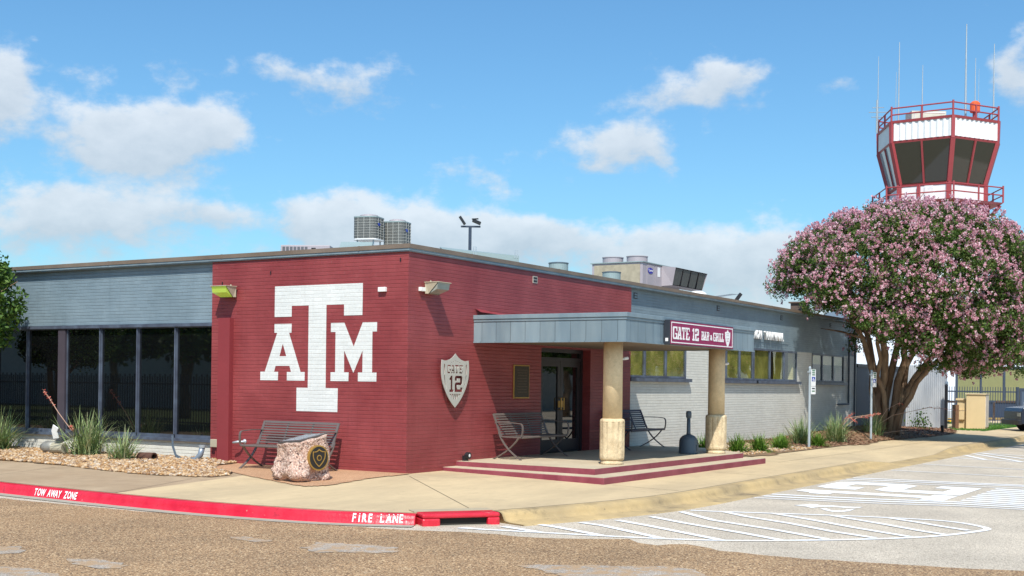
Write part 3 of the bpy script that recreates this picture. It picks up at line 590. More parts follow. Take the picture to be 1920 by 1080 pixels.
# ------------------------------------------------------------------ terminal building
B = thing('terminal_building', 'single storey brick terminal painted maroon and grey with a flat roof', 'building')
def wall(bm, m, label=None): return bm.build('brick_wall', m, B, label)
wall(MB().box(0, .3, -.35, .3, 4.70, 3.87), RED, 'maroon brick wall carrying the big white painted logo')
wall(MB().box(0, 0, -.35, 4.60, .3, 3.87), RED, 'maroon brick wall with the grey shield sign')
wall(MB().box(4.60, 0, 2.345, 6.74, .3, 3.87), RED, 'maroon brick over the doors behind the canopy')
wall(MB().box(6.74, 0, -.35, 8.72, .3, 3.87), RED, 'maroon brick right of the doors')
wall(MB().box(.09, 4.70, 2.70, .35, 17, 3.87), BLUEGRAY, 'blue grey brick band over the tall dark windows')
wall(MB().box(.09, 4.70, -.35, .35, 17, .40), PALE, 'pale grey brick base under the tall dark windows')
wall(MB().box(8.72, .11, 2.72, 27.3, .4, 3.87), BLUEGRAY, 'blue grey brick band over the right hand windows')
lw = MB().box(8.72, .11, -.35, 27.3, .4, 1.70)
for x0, x1 in ((12.16, 13.95), (20.78, 22.25), (25.75, 27.3)): lw.box(x0, .11, 1.70, x1, .4, 2.72)
wall(lw, PALE, 'pale grey brick wall under the right hand windows')
MB().box(27.0, .41, -.35, 27.3, 17, 3.87).build('brick_wall', BLUEGRAY, B, 'grey end wall')
MB().box(.4, .45, 3.80, 26.9, 17, 3.90).build('roof', mat('roof_grey', (.35, .35, .34), .9), B)
# coping: brown metal edge over a blue grey strip, on both street sides
oc = .055
rf = bpy.data.objects['roof']
b = MB(); b.prism([(-oc, -oc), (27.4, -oc), (27.4, .2), (.2, .2), (.2, 17), (-oc, 17)], 3.925, 4.0); b.build('coping', BROWNM, B)
b = MB(); b.prism([(-oc+.012, -oc+.012), (27.38, -oc+.012), (27.38, .1), (.1, .1), (.1, 17), (-oc+.012, 17)], 3.885, 3.925)
b.prism([(-oc+.026, -oc+.026), (27.36, -oc+.026), (27.36, .1), (.1, .1), (.1, 17), (-oc+.026, 17)], 3.868, 3.885); b.build('fascia', FASC, B)
for x in (1.9, 5.2, 8.3, 11.5, 14.8, 18, 21.2, 24.4): MB().box(x, -oc-.004, 3.921, x+.03, .16, 4.004).build('coping_joint', BROWNM, B)
for y in (1.05, 4.4, 7.6, 10.7, 13.8): MB().box(-oc-.004, y, 3.921, .16, y+.03, 4.004).build('coping_joint', BROWNM, B)
# logo on the left wall, painted on the brick
LG = [[(3.08, 3.35), (1.0, 3.35), (1.0, 2.78), (1.42, 2.78), (1.42, 2.98), (1.83, 2.98), (1.83, 1.47), (1.545, 1.47), (1.545, 1.04), (2.52, 1.04), (2.52, 1.47), (2.25, 1.47), (2.25, 2.98), (2.66, 2.98), (2.66, 2.78), (3.08, 2.78)],
 [(3.08, 2.65), (2.66, 2.65), (2.66, 2.485), (2.72, 2.485), (2.43, 1.76), (2.33, 1.76), (2.33, 1.60), (2.76, 1.60), (2.76, 1.76), (2.66, 1.76), (2.70, 1.87), (3.04, 1.87), (3.08, 1.76), (2.98, 1.76), (2.98, 1.60), (3.42, 1.60), (3.42, 1.76), (3.31, 1.76), (3.01, 2.485), (3.08, 2.485)],
 [(2.87, 2.28), (2.78, 2.05), (2.95, 2.05)],
 [(1.72, 2.65), (1.41, 2.65), (1.19, 2.22), (.99, 2.65), (.67, 2.65), (.67, 2.485), (.77, 2.485), (.77, 1.76), (.67, 1.76), (.67, 1.60), (1.085, 1.60), (1.085, 1.76), (.985, 1.76), (.985, 2.15), (1.19, 1.75), (1.405, 2.15), (1.405, 1.76), (1.30, 1.76), (1.30, 1.60), (1.715, 1.60), (1.715, 1.76), (1.61, 1.76), (1.61, 2.485), (1.72, 2.485)]]
shape2d('painted_logo', LG, .003, lambda a, c, w: (-.0025+w, a, c), WHITEB, B, 'white slab letters A T M painted across the maroon brick')
# square downpipe cover on the maroon wall, little anchors and scuppers
MB().box(-.11, 4.12, -.2, 0, 4.42, 2.78).build('downpipe_cover', REDP, B)
for y, z in ((4.42, 3.42), (3.18, 3.58), (.16, 3.70)): MB().box(-.012, y, z, 0, y+.02, z+.06).build('wall_anchor', DARKF, B)
for x, mm in ((4.30, REDP), (9.15, DARKF), (14.25, DARKF), (19.3, DARKF), (24.2, DARKF)):
    y0 = 0 if x < 8 else .11
    f = MB().box(x-.09, y0-.012, 3.64, x+.09, y0, 3.78).build('scupper', mat('scupper_pale', (.42, .38, .33), .6) if x < 8 else mm, B)
    b = MB(); b.box(x-.07, y0-.016, 3.66, x+.07, y0-.012, 3.70); b.box(x-.07, y0-.016, 3.72, x+.07, y0-.012, 3.76); b.build('slot', DARKF if x < 8 else BLUEGRAY, f)
# left windows
def left_window(y0, y1, first=False):
    w = MB().box(.10, y0, .43, .19, y1, .50).box(.10, y0, 2.62, .19, y1, 2.70).box(.11, y0, .50, .17, y0+.02, 2.62).box(.11, y1-.02, .50, .17, y1, 2.62).build('window', FRAME, B)
    MB().box(.135, y0+.02, .50, .145, y1-.02, 2.62).build('pane', GLASSD, w)
ys = [4.72, 5.79, 6.88, 8.00, 9.08]
for a, c in zip(ys[:-1], ys[1:]): left_window(a+.012, c-.012)
ys = [9.30, 10.35, 11.40, 12.45, 13.5, 14.6, 15.7]
for a, c in zip(ys[:-1], ys[1:]): left_window(a+.012, c-.012)
for y in (5.79, 6.88, 8.00, 10.35, 11.40, 12.45, 13.5): MB().box(.078, y-.016, .50, .15, y+.016, 2.66).build('mullion', FRAME, B)
MB().box(.07, 9.08, .42, .3, 9.30, 2.70).build('window_pier', mat('pier_mauve', (.06, .05, .065), .5), B)
MB().box(.02, 4.70, .375, .11, 16, .43).box(.04, 4.70, 2.64, .1, 16, 2.70).build('window_sill', FRAME, B)
# right windows with blinds behind tinted glass
def right_window(x0, x1, mull, seed):
    w = MB().box(x0, .10, 2.66, x1, .2, 2.715).box(x0, .10, 1.775, x1, .2, 1.83).box(x0, .10, 1.83, x0+.05, .2, 2.66).box(x1-.05, .10, 1.83, x1, .2, 2.66)
    for q in mull: w.box(q-.035, .095, 1.83, q+.035, .2, 2.66)
    w = w.build('window', FRAME, B, bevel=.006)
    MB().box(x0-.02, .00, 1.685, x1+.16, .13, 1.772).build('sill', FRAME, w)
    e = [x0+.05]+[q for q in mull]+[x1-.05]
    for i in range(len(e)-1):
        a = e[i]+(.035 if i else 0); c = e[i+1]-(.035 if i < len(e)-2 else 0)
        MB().box(a, .128, 1.83, c, .133, 2.66).build('pane', GLASST, w)
        if not (seed == 3 and i == 2) and seed != 4:
            bl = MB()
            if seed == 3 and i == 1: bl.box(a+(c-a)*.35, .165, 1.83, c, .17, 2.66)
            else:
                bl.box(a, .165, 1.83, c, .17, 2.66)
            bl.build('blind', BLIND, w)
        if seed == 4: MB().box(a, .165, 2.36, c, .17, 2.66).build('blind', mat('pale_blind', (.62, .62, .58), .6), w)
    MB().box(x0, .8, 1.6, x1, .82, 2.8).build('room_back', ROOM, w)
right_window(8.80, 12.16, (9.72, 10.93), 1); right_window(13.97, 16.95, (14.9, 15.9), 2); right_window(17.0, 20.78, (18.35, 19.6), 3); right_window(22.27, 25.75, (23.35, 24.55), 4)
# pipes on the far end of the wall
b = MB(); b.tube([(26.2, .06, 3.3), (26.2, .06, 1.0)], .035); b.tube([(26.9, .05, 3.86), (26.9, .05, 0)], .04); b.tube([(24.9, .05, 1.02), (26.2, .05, 1.02)], .03); b.build('wall_pipe', DKWALL, B)
# doors
Dr = MB().box(4.63, .19, .155, 4.88, .30, 2.345).box(6.64, .19, .155, 6.74, .30, 2.345).box(4.88, .19, 2.27, 6.64, .30, 2.345).box(4.88, .19, 2.10, 6.64, .30, 2.16).box(4.88, .18, .150, 6.64, .31, .17).build('door_frame', DARKF, B)
MB().box(4.88, .24, 2.16, 6.64, .245, 2.27).build('transom_pane', GLASSD, Dr)
DF = mat('door_bronze', (.022, .019, .022), .4)
for x0, x1, hs_ in ((4.89, 5.755, 5.70), (5.765, 6.63, 5.82)):
    dd = MB().box(x0, .20, .175, x0+.11, .25, 2.10).box(x1-.11, .20, .175, x1, .25, 2.10).box(x0+.11, .20, 1.97, x1-.11, .25, 2.10).box(x0+.11, .20, .175, x1-.11, .25, .42).build('door', DF, B)
    MB().box(x0+.11, .222, .42, x1-.11, .228, 1.97).build('pane', GLASSD, dd)
    MB().tube([(hs_, .20, 1.05), (hs_, .14, 1.05), (hs_, .14, 1.30), (hs_, .20, 1.30)], .012).box(hs_-.04, .185, 1.10, hs_+.04, .20, 1.24).build('handle', GOLD, dd)
MB().box(4.5, .6, .1, 6.9, .62, 2.5).build('lobby_back', ROOM, B)
# canopy
K = MB().box(2.10, -3.15, 2.40, 8.25, 0, 2.76).build('porch_canopy', SOFF, B)
b = MB().box(2.08, -3.18, 2.375, 8.28, -3.15, 2.74).box(2.08, -3.15, 2.375, 2.10, 0, 2.74).box(8.25, -3.15, 2.375, 8.28, 0, 2.74)
b.box(2.065, -3.195, 2.350, 8.295, -3.15, 2.374).box(2.065, -3.15, 2.350, 2.12, 0, 2.374)
b.build('fascia', FASCP, K)
b = MB().box(2.05, -3.21, 2.79, 8.31, 0, 2.868).box(2.066, -3.194, 2.742, 8.294, 0, 2.79); b.build('drip_edge', FASC, K, bevel=.006)
MB().box(2.13, -3.12, 2.385, 8.22, -.01, 2.398).build('soffit', mat('soffit_mottled', (.22, .17, .12), .75, var=.2, vs=2), K)  # mottled brown underside, darker than the canopy box
fl = MB(); fl.add([(2.12, -.01, 3.0), (3.8, -.01, 2.90), (3.8, -.20, 2.875), (2.12, -.12, 2.93)], [(0, 1, 2, 3), (3, 2, 1, 0)]); fl.build('flashing', REDP, K)
# columns
for cx_ in (2.74, 7.62):
    def wv(k, z): return 1.0 if z < .27 or z > .93 else (.91 if k % 6 == 0 else 1.0)
    c = MB().lathe([(.178, .98), (.176, 2.0), (.176, 2.40)], cx_, -2.60, 48).build('column', CREAM, B, smooth=False)
    for p in c.data.polygons: p.use_smooth = True
    s2 = MB().lathe([(.205, .235), (.222, .26), (.226, .30), (.226, .92), (.226, .935), (.215, .97), (.180, .985)], cx_, -2.60, 72, True, wv).build('column_jacket', CREAM2, c, smooth=True)
    MB().lathe([(.21, .155), (.205, .19), (.19, .24)], cx_, -2.60, 40).build('column_foot', CREAM2, c, smooth=True)
    MB().box(cx_+.16, -2.64, 1.985, cx_+.185, -2.56, 2.11).tube([(cx_+.18, -2.6, 2.03), (cx_+.30, -2.68, 2.08)], .018).tube([(cx_+.29, -2.672, 2.075), (cx_+.36, -2.72, 2.09)], .028).build('bracket', WHITE, c)
# porch slab and steps
P1 = MB().prism([(1.55, .0), (1.42, -2.95), (8.15, -3.02), (8.15, .11), (8.72, .11), (8.72, 0)][:4]+[(8.15, .0)], -.2, .150).build('porch_steps', STEPR, B)
MB().prism([(1.555, .0), (1.425, -2.945), (8.145, -3.015), (9.6, -1.6), (9.6, .10), (8.72, .10), (8.72, 0)], .146, .155).build('slab_top', SLAB, P1)
MB().prism([(8.15, -3.0), (9.6, -1.6), (9.6, .10), (8.15, .10)], -.2, .1455).build('slab_side', SLAB, P1)
MB().prism([(1.12, .0), (.97, -3.36), (8.45, -3.42), (8.45, -3.0), (1.5, -2.9), (1.5, 0)], -.2, lambda x, y: .062+.006*y).build('lower_step', STEPR, P1, bevel=.012)
MB().prism([(1.13, .0), (.98, -3.35), (8.44, -3.41), (8.44, -3.0), (1.5, -2.93), (1.56, 0)], lambda x, y: .062+.006*y, lambda x, y: .067+.006*y).build('tread', SLAB, P1)

# ------------------------------------------------------------------ signs and fittings on the building
# shield sign, cut-out grey plate standing off the maroon wall
SH = thing('shield_sign', 'pale grey metal shield cut with GATE 12 on the maroon wall', 'sign', (1.345, -.09, 1.144))
def arc(p0, p1, p2, n=6):
    return [((1-t)**2*p0[0]+2*t*(1-t)*p1[0]+t*t*p2[0], (1-t)**2*p0[1]+2*t*(1-t)*p1[1]+t*t*p2[1]) for t in [k/n for k in range(n+1)]]
def mir(pts): return [(-x, y) for x, y in pts[::-1]]
half = arc((0, .985), (.13, .86), (.33, .85), 6)[:-1]+[(.33, .85), (.43, .865)]+arc((.43, .865), (.475, .62), (.40, .45), 6)[1:]+arc((.40, .45), (.27, .18), (0, 0), 8)[1:]
shield = half+[(-x, y) for x, y in half[::-1]][1:-1]
cont = [shield]
for ch, x0, x1 in (('G', -.255, -.145), ('A', -.135, -.02), ('T', -.012, .105), ('E', .125, .245)): cont += gl(ch, x0, x1, .625, .775)
cont += gl('1', -.185, -.055, .285, .58)+gl('2', -.015, .235, .285, .58)
for sgn_ in (-1, 1):
    cont.append([(sgn_*.335, .79), (sgn_*.365, .79), (sgn_*.372, .61), (sgn_*.34, .61)])
    cont.append([(sgn_*.342, .59), (sgn_*.362, .59), (sgn_*.335, .45), (sgn_*.27, .33), (sgn_*.262, .335), (sgn_*.318, .46)])
for x, z0 in ((-.15, .225), (-.09, .19), (-.03, .15), (.03, .15), (.09, .19), (.15, .225)): cont.append([(x-.018, .25), (x+.018, .25), (x+.018, z0), (x-.018, z0)])
for x, z in ((-.13, .82), (-.07, .835), (0, .85), (.07, .835), (.13, .82)): cont.append([(x, z+.014), (x+.013, z), (x, z-.014), (x-.013, z)])
shape2d('plate', cont, .012, lambda a, c, w: (a, w, c), LOGOGR, SH)
b = MB()
for x, z in ((-.3, .75), (.3, .75), (0, .12)): MB().tube([(x, 0, z), (x, .09, z)], .012).build('standoff', STEEL, SH)
# box sign on the canopy front
BS = thing('box_sign', 'maroon lit box sign reading GATE 12 BAR & GRILL on the canopy front', 'sign', (3.62, -3.18, 2.355))
MB().box(0, -.135, 0, 3.12, -.003, .46).build('cabinet', mat('cabinet_dark', (.03, .035, .045), .4), BS, bevel=.006)
MB().box(.02, -.139, .012, 3.10, -.135, .448).build('face', MAROON, BS)
b = MB(); b.box(.05, -.142, .035, 3.07, -.139, .053).box(.05, -.142, .405, 3.07, -.139, .423).box(.05, -.142, .053, .07, -.139, .405).box(3.05, -.142, .053, 3.07, -.139, .405); b.build('border', WHITE, BS)
def sl(txt, xs, z0, z1):
    c = []
    for ch, (a, e) in zip(txt, xs): c += gl(ch, a, e, z0, z1)
    return c
wf = lambda a, c, w: (a-3.62, -.142+w, c-2.355)
for ch, xx_ in zip('GATE12', ((3.74, 3.93), (3.94, 4.14), (4.145, 4.31), (4.33, 4.50), (4.64, 4.745), (4.77, 4.94))): shape2d('letter', sl(ch, (xx_,), 2.46, 2.695), .004, wf, WHITE, BS)
for ch, xx_ in zip('BARGRILL', ((5.075, 5.19), (5.20, 5.32), (5.33, 5.45), (5.67, 5.78), (5.80, 5.92), (5.94, 5.995), (6.015, 6.105), (6.12, 6.21))): shape2d('letter', sl(ch, (xx_,), 2.485, 2.655), .004, wf, WHITE, BS)
text3d('letter', '&', .15, .004, lambda a, c, w: wf(5.515+a, 2.50+c, w), WHITE, BS, bold=.003)
sh2 = [(x*.30+6.42, z*.36+2.385) for x, z in shield]; shape2d('shield_emblem', [sh2]+gl('1', 6.365, 6.405, 2.50, 2.575)+gl('2', 6.42, 6.475, 2.50, 2.575)+[[(6.345, 2.62), (6.495, 2.62), (6.495, 2.625), (6.345, 2.625)], [(6.345, 2.665), (6.495, 2.665), (6.495, 2.67), (6.345, 2.67)]]+gl('G', 6.35, 6.38, 2.63, 2.66)+gl('A', 6.385, 6.42, 2.63, 2.66)+gl('T', 6.422, 6.455, 2.63, 2.66)+gl('E', 6.46, 6.49, 2.63, 2.66), .004, wf, WHITE, BS)
MB().box(-.004, -.10, .06, 0, -.045, .12).build('label_plate', WHITE, BS)
# letters standing off the grey wall
WL = thing('wall_lettering', 'white raised letters AVIATION TERMINAL on the blue grey brick', 'sign', (15.86, .11, 2.985))
MB().box(-.02, -.045, .01, 4.0, -.035, .02).build('mounting_rail', BLUEGRAY, WL)
x = 0
for ch in 'AVIATION TERMINAL':
    wv = {'I': .075, ' ': .20, 'M': .27, 'L': .18, 'E': .19, 'T': .20}.get(ch, .225)
    if ch != ' ': text3d('letter', ch, .30, .055, lambda a, c, w, x=x: (x+a*.86, -.075+w, .012+c*1.12), WHITE, WL, bold=.008)
    x += wv+.012
# bronze plaque
PQ = thing('bronze_plaque', 'dark bronze plaque with a brass rim on the shaded maroon wall by the doors', 'plaque', (3.80, 0, 1.30))
MB().box(-.30, -.025, 0, .30, 0, .67).build('rim', GOLD, PQ, bevel=.006)
MB().box(-.275, -.029, .025, .275, -.025, .645).build('panel', BRONZE, PQ)
for i in range(9): MB().box(-.2+.02*(i % 3), -.032, .56-i*.055, .2-.02*(i % 2), -.029, .572-i*.055).build('raised_line', mat('bronze_worn', (.10, .075, .045), .4, .3), PQ) if i == 0 else MB().box(-.2+.02*(i % 3), -.032, .56-i*.055, .2-.02*(i % 2), -.029, .572-i*.055).build('raised_line', bpy.data.materials['bronze_worn'], PQ)
# flood lights: local frame, wall at y=0, facing -y
def floodlight(label, lens, loc, rz):
    t = thing('wall_floodlight', label, 'wall light', loc, rz, 'flood lights on the maroon walls')
    MB().box(-.13, -.05, -.08, .13, 0, .10).tube([(.02, -.02, .09), (.02, -.02, .14)], .016).build('back_box', BEIGE, t, bevel=.006)
    h = MB(); h.add([(-.19, -.05, .09), (.19, -.05, .09), (.19, -.05, -.11), (-.19, -.05, -.11), (-.20, -.33, .085), (.20, -.33, .085), (.17, -.11, -.11), (-.17, -.11, -.11)], [(0, 1, 2, 3), (0, 4, 5, 1), (0, 3, 7, 4), (1, 5, 6, 2), (3, 2, 6, 7)]); h.box(-.205, -.345, .085, .205, -.04, .10)
    h.build('housing', BEIGE, t, bevel=.004)
    l = MB(); l.add([(-.185, -.325, .084), (.185, -.325, .084), (.185, -.30, -.03), (.155, -.115, -.105), (-.155, -.115, -.105), (-.185, -.30, -.03)], [(5, 2, 1, 0), (4, 3, 2, 5), (0, 4, 5), (1, 2, 3)]); l.build('lens', lens, t)
floodlight('beige flood light with a lit yellow green lens on the logo wall', YG, (0, 4.21, 3.28), R(-90))
floodlight('beige flood light with a dull clear lens beside a white box', LENS, (.62, 0, 3.27), 0)
tag(MB().box(-.06, .46, 3.18, 0, .62, 3.26).build('sensor_box', WHITE, bevel=.006), 'small white sensor box beside the painted white logo', 'sensor box')
tag(MB().box(.30, -.06, 3.20, .46, 0, 3.27).build('sensor_box', WHITE, bevel=.006), 'small white sensor box touching the unlit flood light', 'sensor box')
ft = thing('ground_floodlight', 'small black floodlight at the foot of the maroon wall by the steps', 'spot light', (1.72, -.14, .155))
MB().box(-.05, .02, 0, .05, .09, .10).tube([(0, .06, .02), (0, 0, .11)], .014).build('bracket', BLACK, ft)
MB().lathe([(.03, 0), (.062, .03), (.062, .10)], 0, 0, 20).map(lambda x, y, z: (x, -z+.06, y+.10)).build('lamp_head', BLACK, ft)
MB().lathe([(.03, .101), (.02, .104)], 0, 0, 16).map(lambda x, y, z: (x, -z+.06, y+.10)).build('bulb', WHITE, ft)
jb = thing('outlet_box', 'weathered beige outlet box low on the maroon wall left of the downpipe', 'outlet box', (0, 4.52, .30))
MB().box(-.10, -.09, 0, 0, .09, .15).build('cover', BEIGE, jb, bevel=.01)
MB().box(-.05, -.03, -.20, -.01, .0, 0).build('conduit', REDP, jb)
hb = thing('hose_bib', 'pale metal hose tap projecting low from the maroon wall', 'hose tap', (0, 3.80, .43))
MB().lathe([(.05, 0), (.045, .015), (.02, .03), (.018, .12)], 0, 0, 16).map(lambda x, y, z: (-z, x, y)).build('flange', POSTM, hb, smooth=True)
MB().tube([(-.11, 0, 0), (-.15, .03, 0), (-.17, .14, -.02)], [.022, .025, .02], 10).build('spout', POSTM, hb, smooth=True)

# ------------------------------------------------------------------ benches
def bench(name, label, m, loc, rz, L=1.78):
    t = thing(name, label, 'bench', loc, rz, 'slatted metal benches')
    back = [(.13, .44), (.17, .52), (.24, .70), (.31, .86)]
    def on_back(z):   # y on the back curve for a given z
        for (y0, z0), (y1, z1) in zip(back[:-1], back[1:]):
            if z0 <= z <= z1: return y0+(y1-y0)*(z-z0)/(z1-z0)
        return back[-1][0]
    bp = MB(); sp_ = MB()
    zs = np.linspace(.475, .845, 9)
    for z in zs: 
        y = on_back(z); bp.bar((-L/2+.03, y, z), (L/2-.03, y, z), .012, .026 if z < .83 else .045, up=(0, .4, 1))
    for x in (-L/6, L/6): bp.tube([(x, y+.012, z) for y, z in back], .01, flat=(.035, .012), up=(0, 1, 0))
    bp.build('backrest', m, t)
    for k, y in enumerate(np.linspace(-.29, .11, 8)): sp_.bar((-L/2+.03, y, .432+.012*math.sin(k)*0), (L/2-.03, y, .432), .038, .014)
    sp_.tube([(-L/2+.02, -.325, .425), (L/2-.02, -.325, .425)], .022, 10)
    sp_.build('seat', m, t)
    for sx in (-1, 1):
        x = sx*(L/2-.01)
        MB().tube([(x, y, z) for y, z in ([(-.32, .425), (0, .428), (.10, .432)]+back)], .01, flat=(.05, .02), up=(0, 0, 1)).build('side_frame', m, t)
        MB().tube([(x, y, z) for y, z in arc((.27, .69), (.05, .72), (-.30, .685), 5)+arc((-.30, .685), (-.38, .665), (-.33, .44), 6)[1:]], .01, flat=(.045, .014), up=(0, 0, 1)).build('armrest', m, t)
        MB().tube([(x, y, z) for y, z in arc((-.26, .42), (-.10, .18), (.30, 0), 8)], .01, flat=(.05, .016), up=(0, 0, 1)).build('leg', m, t)
        MB().tube([(x+.018*sx, y, z) for y, z in arc((.17, .52), (.07, .22), (-.33, 0), 8)], .01, flat=(.05, .016), up=(0, 0, 1)).build('leg', m, t)
    return t
bench('bench', 'brown slatted metal bench behind the pink granite boulder', STEEL, (-.50, 2.23, -.012), R(-90))
bench('bench', 'brown slatted metal bench half in shade left of the doors', STEEL, (3.43, -.47, .155), 0)
bench('bench', 'dark slatted metal bench against the pale wall behind the left column', STEELB, (8.2, -.40, .155), 0)

# ------------------------------------------------------------------ boulder with plaque and medallion
RK = thing('granite_boulder', 'rough pink granite boulder with a tilted top plaque and round black medallion', 'boulder', (-1.86, .74, -.06), R(-12)); RK.scale = (.93, .93, .96)
n = 22; vs = []; idx = {}
bm_v = []; bm_f = []
def cube_grid():
    import itertools
    faces = []
    for ax, sg in ((0, -1), (0, 1), (1, -1), (1, 1), (2, -1), (2, 1)):
        for i in range(n):
            for j in range(n):
                q = []
                for a, c in ((i, j), (i+1, j), (i+1, j+1), (i, j+1)):
                    p = [0, 0, 0]; o_ = [k for k in range(3) if k != ax]; p[ax] = n if sg > 0 else 0; p[o_[0]] = a; p[o_[1]] = c; q.append(tuple(p))
                if (sg > 0) == (ax == 1): q = q[::-1]
                faces.append([idx.setdefault(k, len(idx)) for k in q])
    return faces
fs = cube_grid()
from mathutils import noise as mn
for (i, j, k) in idx:
    a, c, e = (i/n*2-1), (j/n*2-1), (k/n)
    r = 1-.14*(abs(a)**4*abs(c)**4); taper = 1.02-.03*e+.03*math.sin(e*5)
    x = a*.36*r*taper; y = c*.40*r*taper; z = e*.79
    z = z*(1+.05*(a))-(.06*(1-a)/2 if e > .5 else 0) - .03*(c+1)*e
    top = e > .98
    s1 = 0 if top else 1
    nz = mn.noise(Vector((x*3, y*3, z*3)))*.075+mn.noise(Vector((x*8+4, y*8, z*8)))*.035+mn.noise(Vector((x*19, y*19, z*19)))*.014
    nz *= (1.7 if e < .35 else 1)
    if abs(c) > .95 and c < 0 and abs(a) < .75 and .3 < e < .9: nz *= .15
    d = Vector((a if abs(a) > .9 else a*.3, c if abs(c) > .9 else c*.3, .0)); d = d.normalized() if d.length else d
    # lower edges broken away
    und = max(0, .12-e)*.9
    bm_v.append((x+d.x*(nz-und)*s1, y+d.y*(nz-und)*s1, z+(nz*.3 if e > .8 and not top else 0)+(mn.noise(Vector((x*5, y*5, 0)))*.02 if top else 0)))
MB().add(bm_v, fs).build('stone', GRANITE, RK, smooth=True)
def on_top(x, y): 
    a = x/.36; c = y/.40; return .79*(1+.05*a)-.06*(1-a)/2-.03*(c+1)+.018
pl = MB(); q = [(-.30, -.33), (.29, -.33), (.29, .30), (-.30, .30)]; pl.prism(q, lambda x, y: on_top(x, y)-.02, lambda x, y: on_top(x, y)+.012); pl.build('plaque', mat('plaque_steel', (.10, .09, .085), .35, .3), RK, bevel=.004)
pt = MB(); r_ = random.Random(3)
for i in range(9):
    y = .22-i*.055
    x = -.24
    while x < .2:
        w = r_.uniform(.03, .08); zz = lambda a, c: on_top(a, c)+.012; pt.prism([(x, y), (x+w, y), (x+w, y+.02), (x, y+.02)], lambda a, c: on_top(a, c)+.010, lambda a, c: on_top(a, c)+.016); x += w+.015
pt.build('plaque_lettering', mat('plaque_letter', (.38, .40, .42), .4), RK)
Fm = lambda x, y, z: (x+.03, -.415-z, y+.43)
def disk(r0, r1, z0, z1, m, nm, sx=1): MB().lathe([(r1, z0), (r1, z1), (r0, z1)], 0, 0, 40).map(Fm).build(nm, m, RK)
disk(.0, .215, -.06, .03, GOLD, 'medallion_rim'); disk(0, .190, .03, .036, ENAM, 'medallion_face'); disk(0, .05, .036, .046, GOLD, 'medallion_boss'); disk(0, .034, .046, .05, BRONZE, 'medallion_centre')
si = [(x*.27, z*.27-.135) for x, z in shield]; so = [(x*.31, z*.31-.155) for x, z in shield]
shape2d('medallion_shield', [so, si], .008, lambda a, c, w: Fm(a, c, .040+w), GOLD, RK)

# ------------------------------------------------------------------ smoking receptacle, posts
CR = thing('cigarette_receptacle', 'slate plastic cigarette receptacle with a tall neck beside the right column', 'ash bin', (7.08, -2.20, .155))
MB().lathe([(.20, 0), (.205, .02), (.20, .05), (.195, .27), (.18, .32), (.13, .375), (.06, .405)], 0, 0, 32).build('base', GRAPH, CR, smooth=True)
MB().lathe([(.05, .40), (.042, .45), (.038, .76)], 0, 0, 20).build('neck', GRAPH, CR, smooth=True)
MB().lathe([(.04, .75), (.058, .77), (.06, .86), (.05, .90), (.0, .905)], 0, 0, 20).build('cap', GRAPH, CR, smooth=True)
MB().box(-.03, -.206, .06, .06, -.19, .20).build('label_panel', mat('panel_grey', (.08, .10, .12), .5), CR)
def sign_post(label, loc, h, full):
    t = thing('sign_post', label, 'sign post', loc, R(-8), 'accessible parking sign posts')
    MB().tube([(0, 0, -.1), (0, 0, h)], .035, 12).lathe([(.04, h), (.04, h+.02), (.015, h+.05)], 0, 0, 12).build('post', POSTM, t, smooth=False)
    z1 = h-.02; z0 = z1-.46
    sg = MB().box(-.02, -.052, z0, .25, -.046, z1).build('sign_plate', WHITE, t)
    MB().box(.02, -.055, z0+.13, .21, -.052, z0+.25).build('blue_panel', BLUE, sg)
    b = MB(); b.tube([(.10, -.056, z0+.225), (.11, -.056, z0+.18), (.15, -.056, z0+.18), (.17, -.056, z0+.145)], .008); b.tube([(.10+.035*math.cos(a), -.056, z0+.17+.03*math.sin(a)) for a in np.linspace(2, 6, 8)], .006); b.build('wheelchair', WHITE, sg)
    for k in range(3): MB().box(.03, -.055, z1-.06-k*.055, .20, -.052, z1-.03-k*.055).build('text_line', GREEN, sg)
    MB().box(.0, -.055, z1-.016, .23, -.052, z1-.008).build('border', GREEN, sg)
    if full:
        s2 = MB().box(-.02, -.052, z0-.22, .25, -.046, z0-.01).build('lower_plate', WHITE, t)
        MB().box(.03, -.055, z0-.08, .2, -.052, z0-.05).build('text_line', BLACK, s2); MB().box(.03, -.055, z0-.15, .2, -.052, z0-.12).build('text_line', GREEN, s2)
    MB().box(-.05, -.05, z1-.10, .0, .045, z1-.06).build('clamp', POSTM, t)
sign_post('grey post with two stacked blue and white parking signs, nearer the porch', (15.3, -2.12, -.06), 2.17, True)
sign_post('grey post with a single blue and white parking sign near the tree', (20.9, -2.22, -.06), 2.17, False)

